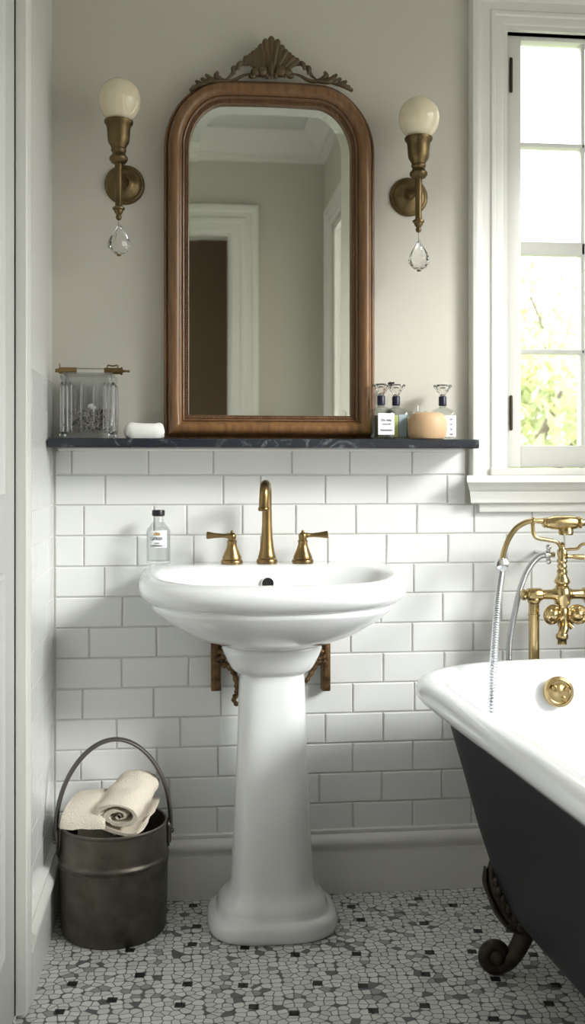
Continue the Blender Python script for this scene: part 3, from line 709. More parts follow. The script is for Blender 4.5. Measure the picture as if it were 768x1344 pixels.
loft(bm, rs); obj('pedestal', bm, M_porc, sink, 60)

# brackets
def bracket(px0, px1, arms, label):
    y0, y1 = -0.009, -0.19
    pA = at(px0, 850, -0.03); pB = at(px1, 850, -0.03); zt_ = 0.735; zb2 = at(px0, 906, -0.03).z
    xm = (pA.x+pB.x)/2; w = (pB.x-pA.x)
    t = thing('sink_bracket', label, 'bracket', (xm, -0.009, zb2), 'carved brackets under the basin')
    bm = nb(); box(bm, pA.x, pB.x, -0.045, -0.009, zb2, zt_, 0.003); box(bm, pA.x+w*.25, pB.x-w*.25, -0.049, -0.044, zb2+0.008, zt_-0.01, 0.002)
    obj('wall_plate', bm, M_bracket, t)
    bm = nb()
    for a_, wd in arms:
        pts = cat([at(u, v, -0.055) for u, v in a_], 6); n_q = len(pts)
        tube(bm, pts, [wd*0.0025*(1+0.22*math.sin(q_*1.7))*(1-0.35*q_/(n_q-1)) for q_ in range(n_q)], 10)
    obj('scroll_arm', bm, M_bracket, t, 60)
bracket(277, 290, [([(284,872),(298,873),(307,882),(311,897),(311,910),(307,918),(312,926)],3.6), ([(284,866),(296,862),(304,856),(308,848)],3.0), ([(286,856),(300,850)],2.6)], 'carved bronze-brown bracket under the basin, left of the pedestal')
bracket(422, 433, [([(427,868),(416,871),(408,884),(401,896)],3.2), ([(427,862),(417,866),(412,872),(403,878)],2.8), ([(424,856),(412,850)],2.4)], 'carved bronze-brown bracket under the basin, right of the pedestal')

# ================================================================== BASIN FAUCET
fy = -0.082
fb = at(350.5, 750, fy); FZ = DK+0.0005
fau = thing('basin_faucet', 'antique brass gooseneck basin faucet with two lever handles on the back of the sink', 'faucet', (fb.x, fy, FZ))
k = sc(fy); q = lambda px: px*k
bm = nb(); H = lambda py: FZ+(751-py)*k
lathe(bm, [(q(13.5),H(751)),(q(14),H(749)),(q(13.5),H(746)),(q(11.5),H(744)),(q(12),H(742.5)),(q(11),H(740)),(q(9),H(730)),(q(7.5),H(716)),(q(6.6),H(700)),(q(6.3),H(680))], (fb.x, fy, 0), 32)
top = H(648); rr_ = (0.105)/2
pts = [(fb.x, fy, H(690)), (fb.x, fy, H(672)), (fb.x, fy, H(662))]
for i in range(1, 13):
    a = PI*i/12; pts.append((fb.x-0.014*(1-math.cos(a))/2, fy-rr_*0.8*(1-math.cos(a)), H(662)+q(13)*math.sin(a)*1.1))
pts += [(fb.x-0.015, fy-rr_*1.6, H(672)), (fb.x-0.015, fy-rr_*1.6, H(677))]
tube(bm, pts, q(6.2), 20)
ep = pts[-1]
lathe(bm, [(q(6.2),0.002),(q(7.2),0.0),(q(7.2),-0.006),(q(6.0),-0.008),(q(5.0),-0.004)], (ep[0], ep[1], ep[2]), 24)
obj('spout', bm, M_brass, fau, 50)
def handle(px, tipx, lab):
    b = at(px, 750, fy)
    bm = nb()
    lathe(bm, [(q(14),H(751)),(q(14.6),H(749)),(q(14),H(746.5)),(q(12.5),H(745.5)),(q(12.5),H(743)),(q(10.5),H(738)),(q(7.5),H(731)),(q(6),H(725)),(q(6.6),H(723.5)),(q(6.6),H(721.5)),(q(5.2),H(720.5)),(q(5.4),H(718))], (b.x, fy, 0), 32)
    h = obj('tap_body', bm, M_brass, fau, 50)
    bm = nb(); ball(bm, (b.x, fy, H(715.5)), q(5.8), (1, 1, 0.9)); ball(bm, (b.x, fy, H(710)), q(2.2)); d = 1 if tipx > px else -1; L_ = abs(tipx-px)
    zl = H(715); pr = [(q(3.2),0),(q(3.6),q(6)),(q(2.8),q(8)),(q(2.7),q(14)),(q(3.6),q(L_*0.7)),(q(4.9),q(L_*0.92)),(q(4.9),q(L_*0.98)),(q(3.5),q(L_))]
    lathe(bm, [(r, d*h_) for r, h_ in pr], (b.x, fy, zl), 20, 'X', Matrix.Rotation(-d*0.03, 4, 'Y')); obj('lever', bm, M_brass, h, 50)
handle(304.5, 271, 0); handle(397.5, 431, 0)

# ================================================================== BOTTLES
def bottle_prof(r, h, neck_r, sh, neck_h):
    return [(0.001,0),(r*0.8,0),(r*0.96,0.002),(r,0.006),(r,h*0.6),(r,sh),(r*0.93,sh+(h-sh)*0.22),(r*0.72,sh+(h-sh)*0.5),(neck_r*1.25,sh+(h-sh)*0.78),(neck_r,h),(neck_r,h+neck_h)]
# bottle on the basin
by = -0.075; bp_ = at(208, 752, by)
bt = thing('glass_bottle', 'clear glass bottle with black cap and white label at the left back of the sink', 'bottle', (bp_.x, by, DK+0.0005)); k = sc(by); r = 15.7*k
z0 = DK+0.0005
bm = nb(); pr = bottle_prof(r, 56*k, 6.8*k, 42*k, 8*k)
pr = [(a, z0+b) for a, b in pr]; inner = [(max(0.0008, a-0.0018), b) for a, b in pr[4:]][::-1]+[(r-0.003, z0+0.008),(0.001, z0+0.007)]
lathe(bm, pr+[(6.8*k-0.0018, pr[-1][1])]+inner[1:], (bp_.x, by, 0), 36, cap=True); obj('bottle_glass', bm, M_shell, bt, 50)
bm = nb(); lathe(bm, [(0.001,z0+0.0078),(r-0.0035,z0+0.009),(r-0.0032,z0+40*k),(r*0.8,z0+47*k),(0.001,z0+47*k)], (bp_.x, by, 0), 30); obj('liquid', bm, thin_glass('clear_liquid', (0.985, 0.99, 0.99), 0.02, 0.45), bt)
bm = nb(); lathe(bm, [(7.2*k,z0+62*k),(8.3*k,z0+63*k),(8.3*k,z0+68.5*k),(7.6*k,z0+70*k),(0.001,z0+70*k)], (bp_.x, by, 0), 28); obj('cap', bm, M_black, bt)
def label_patch(parent, cx, cy, r, z0, z1, a0, a1, m, name='paper_label', n=16):
    bm = nb(); I = []; O = []
    for i in range(n+1):
        a = a0+(a1-a0)*i/n; I.append((math.sin(a), -math.cos(a)))
    ring = lambda rr: [[Vector((cx+s*rr, cy+c*rr, z)) for (s, c) in I] for z in (z0, z1)]
    a, b = ring(r+0.0002), ring(r+0.0007)
    loft(bm, [a[0]+b[0][::-1], a[1]+b[1][::-1]]); return obj(name, bm, m, parent)
lb = label_patch(bt, bp_.x, by, r, z0+22*k, z0+44*k, -0.95, 0.75, M_label)
yy = by-r-0.0012
text('GFRSR I', 0.0105, M_ink, lb, (bp_.x-0.001, yy, z0+33.5*k), -0.1, width=0.036)
text('lumot', 0.005, M_ink, lb, (bp_.x-0.002, yy+0.0001, z0+28*k), -0.1)
text('LUENBARNEUME', 0.0055, M_ink, lb, (bp_.x-0.001, yy, z0+24.6*k), -0.1, width=0.038)
bm = nb(); 
for dx in (-0.006, 0, 0.006): tube(bm, [(bp_.x-0.002+dx, yy, z0+38.3*k), (bp_.x-0.002+dx*0.6, yy, z0+42*k)], [0.0028, 0.0008], 8)
obj('printed_emblem', bm, M_gold, lb)

def perfume(px, y, wpx, label, htop, kind):
    p = at(px, 576, y); k = sc(y, 0.5); r = wpx/2*k; z0 = SHZ+0.0004
    t = thing('perfume_bottle', label, 'bottle', (p.x, y, z0), 'glass stoppered bottles on the shelf')
    h = 40*k; bm = nb()
    def sq(rr, z, n=5, N=32): return [Vector((p.x+math.copysign(abs(math.cos(2*PI*i/N))**(2/n), math.cos(2*PI*i/N))*rr, y+math.copysign(abs(math.sin(2*PI*i/N))**(2/n), math.sin(2*PI*i/N))*rr*0.85, z0+z)) for i in range(N)]
    rg = [sq(r*.9,0),sq(r,0.003),sq(r,h*.82),sq(r*.96,h*.92),sq(r*.8,h,4),sq(r*.42,h*1.06,3),sq(4.2*k,h*1.12,2),sq(4.2*k,h*1.18,2),sq(3*k,h*1.18,2),sq(3*k,h*1.1,2),sq(r*.72,h*.95,4),sq(r*.86,h*.85,5),sq(r*.86,0.007,5),sq(r*.5,0.006,4)]
    loft(bm, rg); obj('bottle_glass', bm, M_shell, t, 40)
    bm = nb(); loft(bm, [sq(r*.5,0.0062,4),sq(r*.855,0.0072),sq(r*.855,h*.78),sq(r*.5,h*.78)]); obj('liquid', bm, M_liq, t)['label'] = 'pale yellowish liquid'
    bm = nb(); lathe(bm, [(4.4*k,z0+h*1.13),(5.2*k,z0+h*1.15),(5.2*k,z0+h*1.42),(4.3*k,z0+h*1.45)], (p.x, y, 0), 24); obj('collar', bm, M_navy, t)
    bm = nb(); zt_ = z0+h*1.455
    lathe(bm, [(3*k,zt_-0.004),(3.4*k,zt_),(5*k,zt_+3*k),(9*k,zt_+8*k),(12.5*k,zt_+12.5*k),(12.3*k,zt_+14.5*k),(10*k,zt_+13*k),(6*k,zt_+8*k),(3*k,zt_+12*k),(0.001,zt_+13*k)], (p.x, y, 0), 14); obj('stopper', bm, M_cryst, t, 5)['label'] = 'faceted fan shaped crystal stopper'
    yf = y-r*0.85-0.0004
    return t, p, k, r, z0, yf
t, p, k, r, z0, yf = perfume(500.5, -0.085, 33, 'glass stoppered bottle with white label standing closest to the mirror frame', 0, 0)
bm = nb(); box(bm, p.x-r*0.42, p.x+r*0.88, yf-0.0006, yf, z0+6*k, z0+34*k); lb = obj('paper_label', bm, M_label, t)
text('De. aulp.', 0.0075, M_ink, lb, (p.x+r*0.25, yf-0.001, z0+25*k), width=0.027); text('conetti', 0.0055, M_ink, lb, (p.x+r*0.25, yf-0.001, z0+20*k), width=0.022); text('Nomaden', 0.0075, M_ink, lb, (p.x+r*0.25, yf-0.001, z0+12*k), width=0.030)
t, p, k, r, z0, yf = perfume(520, -0.050, 32, 'glass stoppered bottle with green and blue-grey labels, second from the mirror', 0, 0)
bm = nb(); box(bm, p.x-r*0.5, p.x+r*0.0, yf-0.0006, yf, z0+4*k, z0+32*k); obj('green_label', bm, M_labelg, t)['label'] = 'yellow-green label stripe'
bm = nb(); box(bm, p.x+r*0.05, p.x+r*0.70, yf-0.0006, yf, z0+4*k, z0+33*k); obj('blue_label', bm, M_labelb, t)['label'] = 'blue-grey label'
t, p, k, r, z0, yf = perfume(581, -0.060, 32, 'glass stoppered bottle behind the tan soap, next to the window casing', 0, 0)
bm = nb(); box(bm, p.x-r*0.1, p.x+r*0.9, yf-0.0006, yf, z0+4*k, z0+32*k); lb = obj('paper_label', bm, M_label, t)
for i, s in enumerate(('mi', 'an', 'le', 'om')): text(s, 0.006, M_ink, lb, (p.x+r*0.5, yf-0.001, z0+(27-6.5*i)*k))
# small clear glass with candle
p = at(548, 576, -0.05); k = sc(-0.05, 0.6); z0 = SHZ+0.0004
t = thing('glass_votive', 'small clear glass holding a pale candle, behind the tan soap', 'candle holder', (p.x, -0.05, z0))
bm = nb(); lathe(bm, [(0.001,z0),(10*k,z0),(11.5*k,z0+0.003),(12*k,z0+38*k),(11.4*k,z0+38*k),(10.8*k,z0+0.006),(0.001,z0+0.006)], (p.x, -0.05, 0), 28); obj('glass_cup', bm, M_shell, t)
bm = nb(); lathe(bm, [(0.001,z0+0.007),(10.3*k,z0+0.007),(10.4*k,z0+26*k),(0.001,z0+25.5*k)], (p.x, -0.05, 0), 28); obj('candle', bm, M_candle, t)
bm = nb(); tube(bm, [(p.x+0.004, -0.05, z0+25*k), (p.x+0.004, -0.05, z0+46*k)], 1.4*k, 8); obj('wick_rod', bm, M_glass, t)
# atomiser twig with black head (thin dispenser seen above the second bottle)
p = at(513, 576, -0.027); k = sc(-0.03, 0.5)
t = thing('atomiser_bottle', 'slim clear atomiser bottle with black spray head between the first two bottles, by the wall', 'bottle', (p.x, -0.027, z0))
bm = nb(); lathe(bm, [(0.001,z0),(6*k,z0),(6.5*k,z0+0.002),(6.5*k,z0+55*k),(3*k,z0+60*k),(2.4*k,z0+66*k)], (p.x, -0.027, 0), 20); obj('bottle_glass', bm, M_shell, t)
bm = nb(); tube(bm, [(p.x+1*k, -0.027, z0+65*k), (p.x-1*k, -0.027, z0+72*k)], 0.9*k, 8); ball(bm, (p.x, -0.027, z0+74.5*k), 3.2*k, (1.3, 0.9, 0.8)); tube(bm, [(p.x-4*k, -0.03, z0+73*k), (p.x+4.5*k, -0.03, z0+76*k)], 1.2*k, 8); obj('spray_head', bm, M_black, t)
# tan soap
p = at(561, 577, -0.10); k = sc(-0.10, 0.6)
bm = nb(); R = 26*k; H_ = 36*k
pr = [(0.001,0),(R*.72,0.0),(R*.85,0.002),(R*.95,H_*.15),(R,H_*.4),(R*.99,H_*.6),(R*.93,H_*.8),(R*.80,H_*.93),(R*.6,H_*.985),(R*.3,H_*.99),(0.001,H_*.985)]
lathe(bm, [(a, SHZ+0.0004+b) for a, b in pr], (p.x, -0.10, 0), 40)
tag(obj('soap_bar', bm, M_soap), 'large round tan soap in front of the right hand bottles on the marble shelf', 'soap')
# white soap block
p = at(190, 576, -0.085); k = sc(-0.085, 0.0)
bm = nb(); N = 28; w = 26*k; rg = []
for z, f in ((0, .86), (3, .96), (9, 1.0), (15, .97), (19, .86), (20.5, .72), (18, .60), (15, .45), (14, .1)):
    ring = []
    for i in range(N):
        t = 2*PI*i/N; n = 4; ct, st = math.cos(t), math.sin(t); rnd = 1+0.03*math.sin(5*t+z*.4)+0.025*math.sin(3*t-z)
        ring.append(Vector((p.x+math.copysign(abs(ct)**(2/n), ct)*w*f*rnd, -0.085+math.copysign(abs(st)**(2/n), st)*w*0.8*f*rnd, SHZ+0.0004+z*k*(1+0.05*math.sin(2*t+1)*(z > 10)))))
    rg.append(ring)
loft(bm, rg); tag(obj('soap_dish', bm, M_wsoap), 'small rough white stone soap dish on the shelf left of the mirror', 'soap dish')

# ================================================================== GLASS JAR
jy = -0.082; p = at(117.5, 573, jy); k = sc(jy, -0.2); z0 = SHZ+0.0004
jar = thing('glass_jar', 'ribbed square crystal jar of dried petals at the left end of the marble shelf', 'jar', (p.x, jy, z0))
w = 35*k; N = 96
def jr(f, z, rib=0.0):
    out = []; NS = 40
    for sd_ in range(4):
        for i in range(NS):
            u = -1+2*(i+0.5)/NS; cr_ = 0.13
            edge = max(0, abs(u)-(1-cr_))/cr_; dep = 1-cr_*(1-math.sqrt(max(0, 1-edge**2)))*0.9
            dep *= 1-rib*(0.5-0.5*abs(math.sin(u*PI*3.5)))
            v = Vector((u*w*f, -dep*w*f, 0)); v.rotate(Matrix.Rotation(sd_*PI/2, 3, 'Z')); out.append(Vector((p.x+v.x, jy+v.y*0.8, z0+z*k)))
    return out
bm = nb()
loft(bm, [jr(1.0,0),jr(1.02,1),jr(1.02,5),jr(0.93,7),jr(0.92,8),jr(0.95,30),jr(0.96,66),jr(0.96,74),jr(1.0,77),jr(1.0,81),jr(0.93,82),jr(0.82,81),jr(0.84,74),jr(0.84,12),jr(0.70,9),jr(0.1,8)])
jb = obj('jar_body', bm, M_jar, jar, 30)
for sd_ in range(4):
    for u in (-0.97, -0.82, -0.66, -0.24, 0.24, 0.66, 0.82, 0.97):
        if abs(u) > 0.9 and sd_ % 2: continue
        v = Vector((u*w*0.95, -w*0.95, 0)); v.rotate(Matrix.Rotation(sd_*PI/2, 3, 'Z')); c_ = Vector((p.x+v.x, jy+v.y*0.8, 0))
        rw = 2.6*k if abs(u) > 0.5 else 1.5*k
        bm = nb(); lathe(bm, [(rw*0.3, z0+7*k), (rw, z0+9*k), (rw, z0+64*k), (rw*0.8, z0+69*k), (rw*0.2, z0+72*k)], c_, 10); obj('flute', bm, M_cryst, jb)
for u, r_ in ((-0.92, 5), (0.92, 6)):
    bm = nb(); ball(bm, (p.x+u*w*0.97, jy-w*0.74, z0+3.6*k), r_*k*0.62, (1.5, 1, 0.95), 12, 8); obj('corner_foot', bm, M_cryst, jb)
bm = nb(); loft(bm, [jr(0.9,82.3),jr(0.92,83),jr(0.9,84.5),jr(0.3,85)]); 
lid = obj('lid', bm, M_jar, jar, 30)
bm = nb(); zc = z0+89*k
lathe(bm, [(0.001,-16*k),(3.6*k,-16*k),(3.6*k,19*k),(0.001,19*k)], (p.x, jy, zc), 20, 'X'); obj('glass_rod', bm, M_cryst, lid)
for s0, pr in ((-1, [(0.001,-44),(2.4,-44),(2.6,-40),(3.6,-39.5),(4.3,-38),(4.3,-16.5),(0.001,-16.5)]), (1, [(0.001,19),(4.3,19),(4.3,40),(5.4,40.5),(5.4,42.5),(3.2,43),(1.8,44),(1.5,47),(1.4,50),(2.0,52),(0.001,52.5)])):
    bm = nb(); lathe(bm, [(r_*k, h*k) for r_, h in pr], (p.x, jy, zc), 24, 'X')
    if s0 < 0: tube(bm, [(p.x-38*k, jy, zc+3*k), (p.x-38.5*k, jy, zc+9*k)], 0.9*k, 8)
    else: tube(bm, cat([(p.x+23*k, jy, zc+4*k), (p.x+24*k, jy, zc+7.5*k), (p.x+30*k, jy, zc+6.5*k), (p.x+36*k, jy, zc+7.5*k), (p.x+37*k, jy, zc+4*k)], 4), 1.1*k, 8)
    obj('rod_end', bm, M_brass, lid, 40)['label'] = 'brass end of the lid bar'
# petals
rnd = random.Random(3); pm = [mat('petal_dark', (0.035, 0.022, 0.022), 0.7), mat('petal_pink', (0.42, 0.30, 0.27), 0.7), mat('petal_grey', (0.30, 0.26, 0.24), 0.7)]
bm = nb()
for i in range(420):
    c_ = Vector((p.x+rnd.uniform(-.68, .68)*w, jy+rnd.uniform(-.68, .68)*w*.78, z0+rnd.uniform(11.5, 38)*k)); R3 = Matrix.Rotation(rnd.uniform(0, PI), 4, Vector((rnd.uniform(-1,1), rnd.uniform(-1,1), rnd.uniform(-1,1))))
    a = rnd.uniform(0.003, 0.006); nf = len(bm.faces)
    bmesh.ops.create_icosphere(bm, subdivisions=1, radius=1, matrix=Matrix.Translation(c_) @ R3 @ Matrix.Diagonal((a*1.2, a*0.7, a*0.22, 1)))
    bm.faces.ensure_lookup_table(); mi = rnd.choice((0, 0, 1, 2, 2, 1))
    for f in bm.faces[nf:]: f.material_index = mi
o = obj('dried_petals', bm, pm[0], None); o.data.materials.append(pm[1]); o.data.materials.append(pm[2])
tag(o, 'dark and pinkish dried petals filling the lower part of the crystal jar', 'potpourri', kind='stuff')
bm = nb(); ball(bm, (p.x+3*k, jy-0.02, z0+41.5*k), 4.2*k, (1.1, 1, 0.85)); ball(bm, (p.x+6*k, jy-0.02, z0+40.5*k), 3*k, (1.2, 1, 0.8)); tag(obj('salt_lump', bm, M_wsoap), 'little white lump lying on the dried petals in the jar', 'bath salt')

# ================================================================== BUCKET
bc = Vector((at(150, 1200, -0.15).x, -0.158, 0)); br = 0.129; BH = 0.262
bk = thing('metal_bucket', 'round worn pewter bucket with tall bail handle on the floor in the left corner', 'bucket', tuple(bc))
bm = nb()
pr = [(0.001,0),(br*.94,0),(br*.97,0.003),(br*.975,0.010),(br*.985,0.012),(br*1.0,0.07),(br*1.01,0.165),(br*1.012,0.172),(br*1.03,0.174),(br*1.035,0.178),(br*1.03,0.182),(br*1.012,0.184),(br*1.0,0.188),(br*.995,0.195),(br*.985,0.252),(br*1.0,0.254),(br*1.005,0.259),(br*.985,BH),(br*.96,0.260),(br*.955,0.22),(br*.95,0.02),(0.001,0.018)]
lathe(bm, pr, bc, 64); obj('body', bm, M_steel, bk, 45)
bm = nb()
for i in range(150):
    a = 2*PI*i/150; bmesh.ops.create_icosphere(bm, subdivisions=1, radius=0.0016, matrix=Matrix.Translation((bc.x+br*1.012*math.cos(a), bc.y+br*1.012*math.sin(a), 0.1665)))
obj('rivet_seam', bm, M_steel, bk, 60)
hd = Vector((cs, 0.30, 0)).normalized()   # handle direction across
hd = Vector((0.985, 0.17, 0)).normalized()
bm = nb(); pts = []
hw_, hh = br*1.075, 0.225
for i in range(41):
    a = PI*i/40; pts.append(bc+hd*(-hw_*math.cos(a)*(1-0.10*math.sin(a)**2))+Vector((0, 0, 0.232+hh*math.sin(a)**0.85)))
tube(bm, pts, [0.0115+0.0015*abs(math.cos(PI*i/40)) for i in range(41)], 14, flat=0.42, up=hd)
bh = obj('bail_handle', bm, M_handle, bk, 60)
for s in (-1, 1):
    bm = nb(); c_ = bc+hd*(s*br*1.035)+Vector((0, 0, 0.222)); a = math.atan2(hd.y, hd.x)
    Mx = Matrix.Translation(c_) @ Matrix.Rotation(a, 4, 'Z')
    rg = []
    for d in (-0.0045, 0.0045):
        rg.append([Mx @ Vector((d, 0.017*math.cos(2*PI*i/24), 0.030*math.sin(2*PI*i/24))) for i in range(24)])
    loft(bm, rg)
    pr = [(0.001,0.010),(0.005,0.008),(0.006,0.004),(0.006,0)]
    lathe(bm, [(r_, s*h) for r_, h in pr][::-1], c_+hd*(s*0.004), 14, 'X')
    tube(bm, cat([c_+Vector((0,0,0.03)), c_+Vector((0,-0.016,0.02)), c_+Vector((0,-0.014,-0.02)), c_+Vector((0,0,-0.036))], 4), 0.003, 8)
    tube(bm, cat([c_+Vector((0,0,0.03)), c_+Vector((0,0.016,0.02)), c_+Vector((0,0.014,-0.02)), c_+Vector((0,0,-0.036))], 4), 0.003, 8)
    obj('handle_lug', bm, M_steel, bk, 40)
# towels
def noise_disp(bm, amp, fr, seed=0):
    from mathutils import noise
    bm.normal_update()
    for v in bm.verts:
        n_ = noise.noise(v.co*fr+Vector((seed, seed, seed))); v.co += v.normal*amp*n_
def rolled_towel(c, ax, rx, rz, L_, th, turns, seed, label):
    """flattened spiral roll along ax"""
    ax = Vector(ax).normalized(); up = Vector((0, 0, 1)); sd = ax.cross(up).normalized(); up = sd.cross(ax).normalized()
    n = int(turns*26); prof = []
    for i in range(n+1):
        t = i/n; a = PI-2*PI*turns*(1-t); f = 0.13+0.87*t
        prof.append((math.cos(a)*f, math.sin(a)*f, f))
    prof += [(-1.0,-0.30,1.05),(-0.90,-0.62,1.1),(-0.66,-0.93,1.15),(-0.34,-1.15,1.2),(0.0,-1.32,1.3),(0.34,-1.42,1.4),(0.62,-1.36,1.5),(0.80,-1.18,1.45)]
    outer = []; inner = []
    for i, (x, z, f) in enumerate(prof):
        ln = math.hypot(x, z); k = th/ (rx)
        outer.append((x, z)); inner.append((x*(1-k*0.95/f), z*(1-k*1.0/f)))
    loop = outer+inner[::-1]
    bm = nb(); rings = []; NS = 14
    for j in range(NS+1):
        t = j/NS; e = 1-0.06*(abs(2*t-1)**6)
        rings.append([Vector(c)+ax*(L_*(t-0.5))+sd*(x*rx*e)+up*(z*rz*e) for x, z in loop])
    loft(bm, rings)
    noise_disp(bm, 0.006, 28, seed); noise_disp(bm, 0.0025, 90, seed)
    return bm
zt_ = BH
bm = rolled_towel((bc.x+0.040, bc.y-0.035, 0.322), (0.30, 1.0, 0.22), 0.064, 0.037, 0.165, 0.0125, 2.0, 3, '')
o = obj('rolled_towel', bm, M_towel, None, 75); tag(o, 'cream towel rolled up, its spiral end facing out, on top in the metal bucket', 'towel', 'cream towels in the bucket')
# folded towel at left/back
bm = nb(); layers = 4
c0 = Vector((bc.x-0.052, bc.y-0.028, 0.012)); Rz = Matrix.Rotation(-0.25, 4, 'Z')
for l in range(layers):
    NX, NZ = 10, 18; rg = []
    for j in range(NZ+1):
        t = j/NZ
        # path: up from inside the bucket, over, back down the front
        a = PI*(t); R0 = 0.030+0.0105*l
        if t < 0.3: py_, pz_ = 0.5*R0+0.010*l, 0.20+(t/0.3)*0.10
        else:
            aa = (t-0.3)/0.7*PI*1.0; py_ = 0.5*R0*math.cos(aa)*2.2; pz_ = 0.300+0.020*math.sin(aa)+0.006*l*math.sin(aa)-0.038*(t-0.3)/0.7
        w_ = 0.040+0.018*max(0, t-0.3)+0.003*math.sin(t*5+l)
        rg.append([(c0+Rz @ Vector((math.cos(2*PI*i/16)*w_, py_+math.sin(2*PI*i/16)*0.0052, pz_+0.004*math.cos(2*PI*i/16)))) for i in range(16)])
    loft(bm, rg)
noise_disp(bm, 0.005, 30, 9)
o = obj('folded_towel', bm, M_towel, None, 75); tag(o, 'cream towel folded and tucked upright at the left side of the metal bucket', 'towel', 'cream towels in the bucket')

# ================================================================== BATHTUB
TC = Vector((0.907, -0.230, 0)); TL = 1.55; TR = math.radians(3.6); TH = 0.652; TW = 0.414
tub = thing('clawfoot_bathtub', 'clawfoot bathtub, charcoal outside and white inside, on the right under the window', 'bathtub', (TC.x, -1.0, 0))
RT = Matrix.Translation(TC) @ Matrix.Rotation(TR, 4, 'Z')
def tring(ins, z, endi=None, N=96, n=2.7):
    """plan of the tub inset by ins; endi extra inset at tap end and slope end"""
    w = TW-ins; e0 = ins if endi is None else endi[0]; e1 = ins if endi is None else endi[1]
    y0, y1 = -e0, -TL+e1; Lc = 0.30; out = []
    for i in range(N):
        t = 2*PI*i/N; ct, st = math.cos(t), math.sin(t)
        nn = n if st > 0 else 2.2
        a = math.copysign(abs(ct)**(2/nn), ct)*w; b = abs(st)**(2/nn)
        if st >= 0: ln = Lc-0.0; y = (y0-ln)+b*ln
        else: ln = 0.42; y = (y1+ln)-b*ln
        out.append(RT @ Vector((a, y, z)))
    return out
bm = nb()
outer = [tring(0.27,0.118,(0.26,0.42),n=3.1), tring(0.235,0.121,(0.20,0.36),n=3.1), tring(0.212,0.130,(0.155,0.31),n=3.1), tring(0.192,0.155,(0.115,0.26),n=3.1), tring(0.170,0.21,(0.092,0.22),n=3.1), tring(0.135,0.32,(0.075,0.18),n=3.1), tring(0.105,0.43,(0.066,0.13),n=3.1), tring(0.076,0.53,(0.060,0.09),n=3.1), tring(0.056,0.60,(0.054,0.06),n=3.0), tring(0.048,0.628,(0.050,0.05),n=2.9)]
loft(bm, outer, True, False); obj('tub_shell', bm, M_tubdark, tub, 60)['label'] = 'matt charcoal outside of the tub'
bm = nb()
inner = [tring(0.050,0.600,(0.050,0.052)), tring(0.030,0.598), tring(0.010,0.604), tring(0.0,0.618), tring(0.0,0.630), tring(0.006,0.642), tring(0.018,0.650), tring(0.032,0.652), tring(0.046,0.651), tring(0.060,0.646), tring(0.070,0.636), tring(0.076,0.618), tring(0.088,0.56,(0.092,0.10)), tring(0.118,0.45,(0.11,0.16)), tring(0.158,0.32,(0.13,0.24)), tring(0.205,0.22,(0.16,0.33)), tring(0.245,0.170,(0.21,0.40)), tring(0.30,0.150,(0.30,0.50))]
loft(bm, inner, False, True); obj('enamel_lining', bm, M_enam, tub, 70)['label'] = 'white enamel inside and rolled rim'
# overflow plate on the tap end
op = at(733, 908, -0.335); oy = op.y
bm = nb(); Mt = Matrix.Rotation(-0.12, 4, 'X')
k = sc(oy, 0.95)
lathe(bm, [(20*k,0.004),(20*k,-0.006),(19*k,-0.010),(15.5*k,-0.011),(15*k,-0.008),(14*k,-0.007),(7*k,-0.010),(3*k,-0.012),(0.001,-0.012)], (op.x, oy, op.z), 40, 'Y', Mt)
ov = obj('overflow_plate', bm, M_brassb, tub, 50)
bm = nb()
for a in (2.5, 5.2, 0.4): lathe(bm, [(3.4*k,-0.008),(3.4*k,-0.013),(2.6*k,-0.015),(0.001,-0.015)], (op.x+10*k*math.cos(a), oy, op.z+10*k*math.sin(a)), 16, 'Y', Mt)
obj('screw', bm, M_brassb, ov)
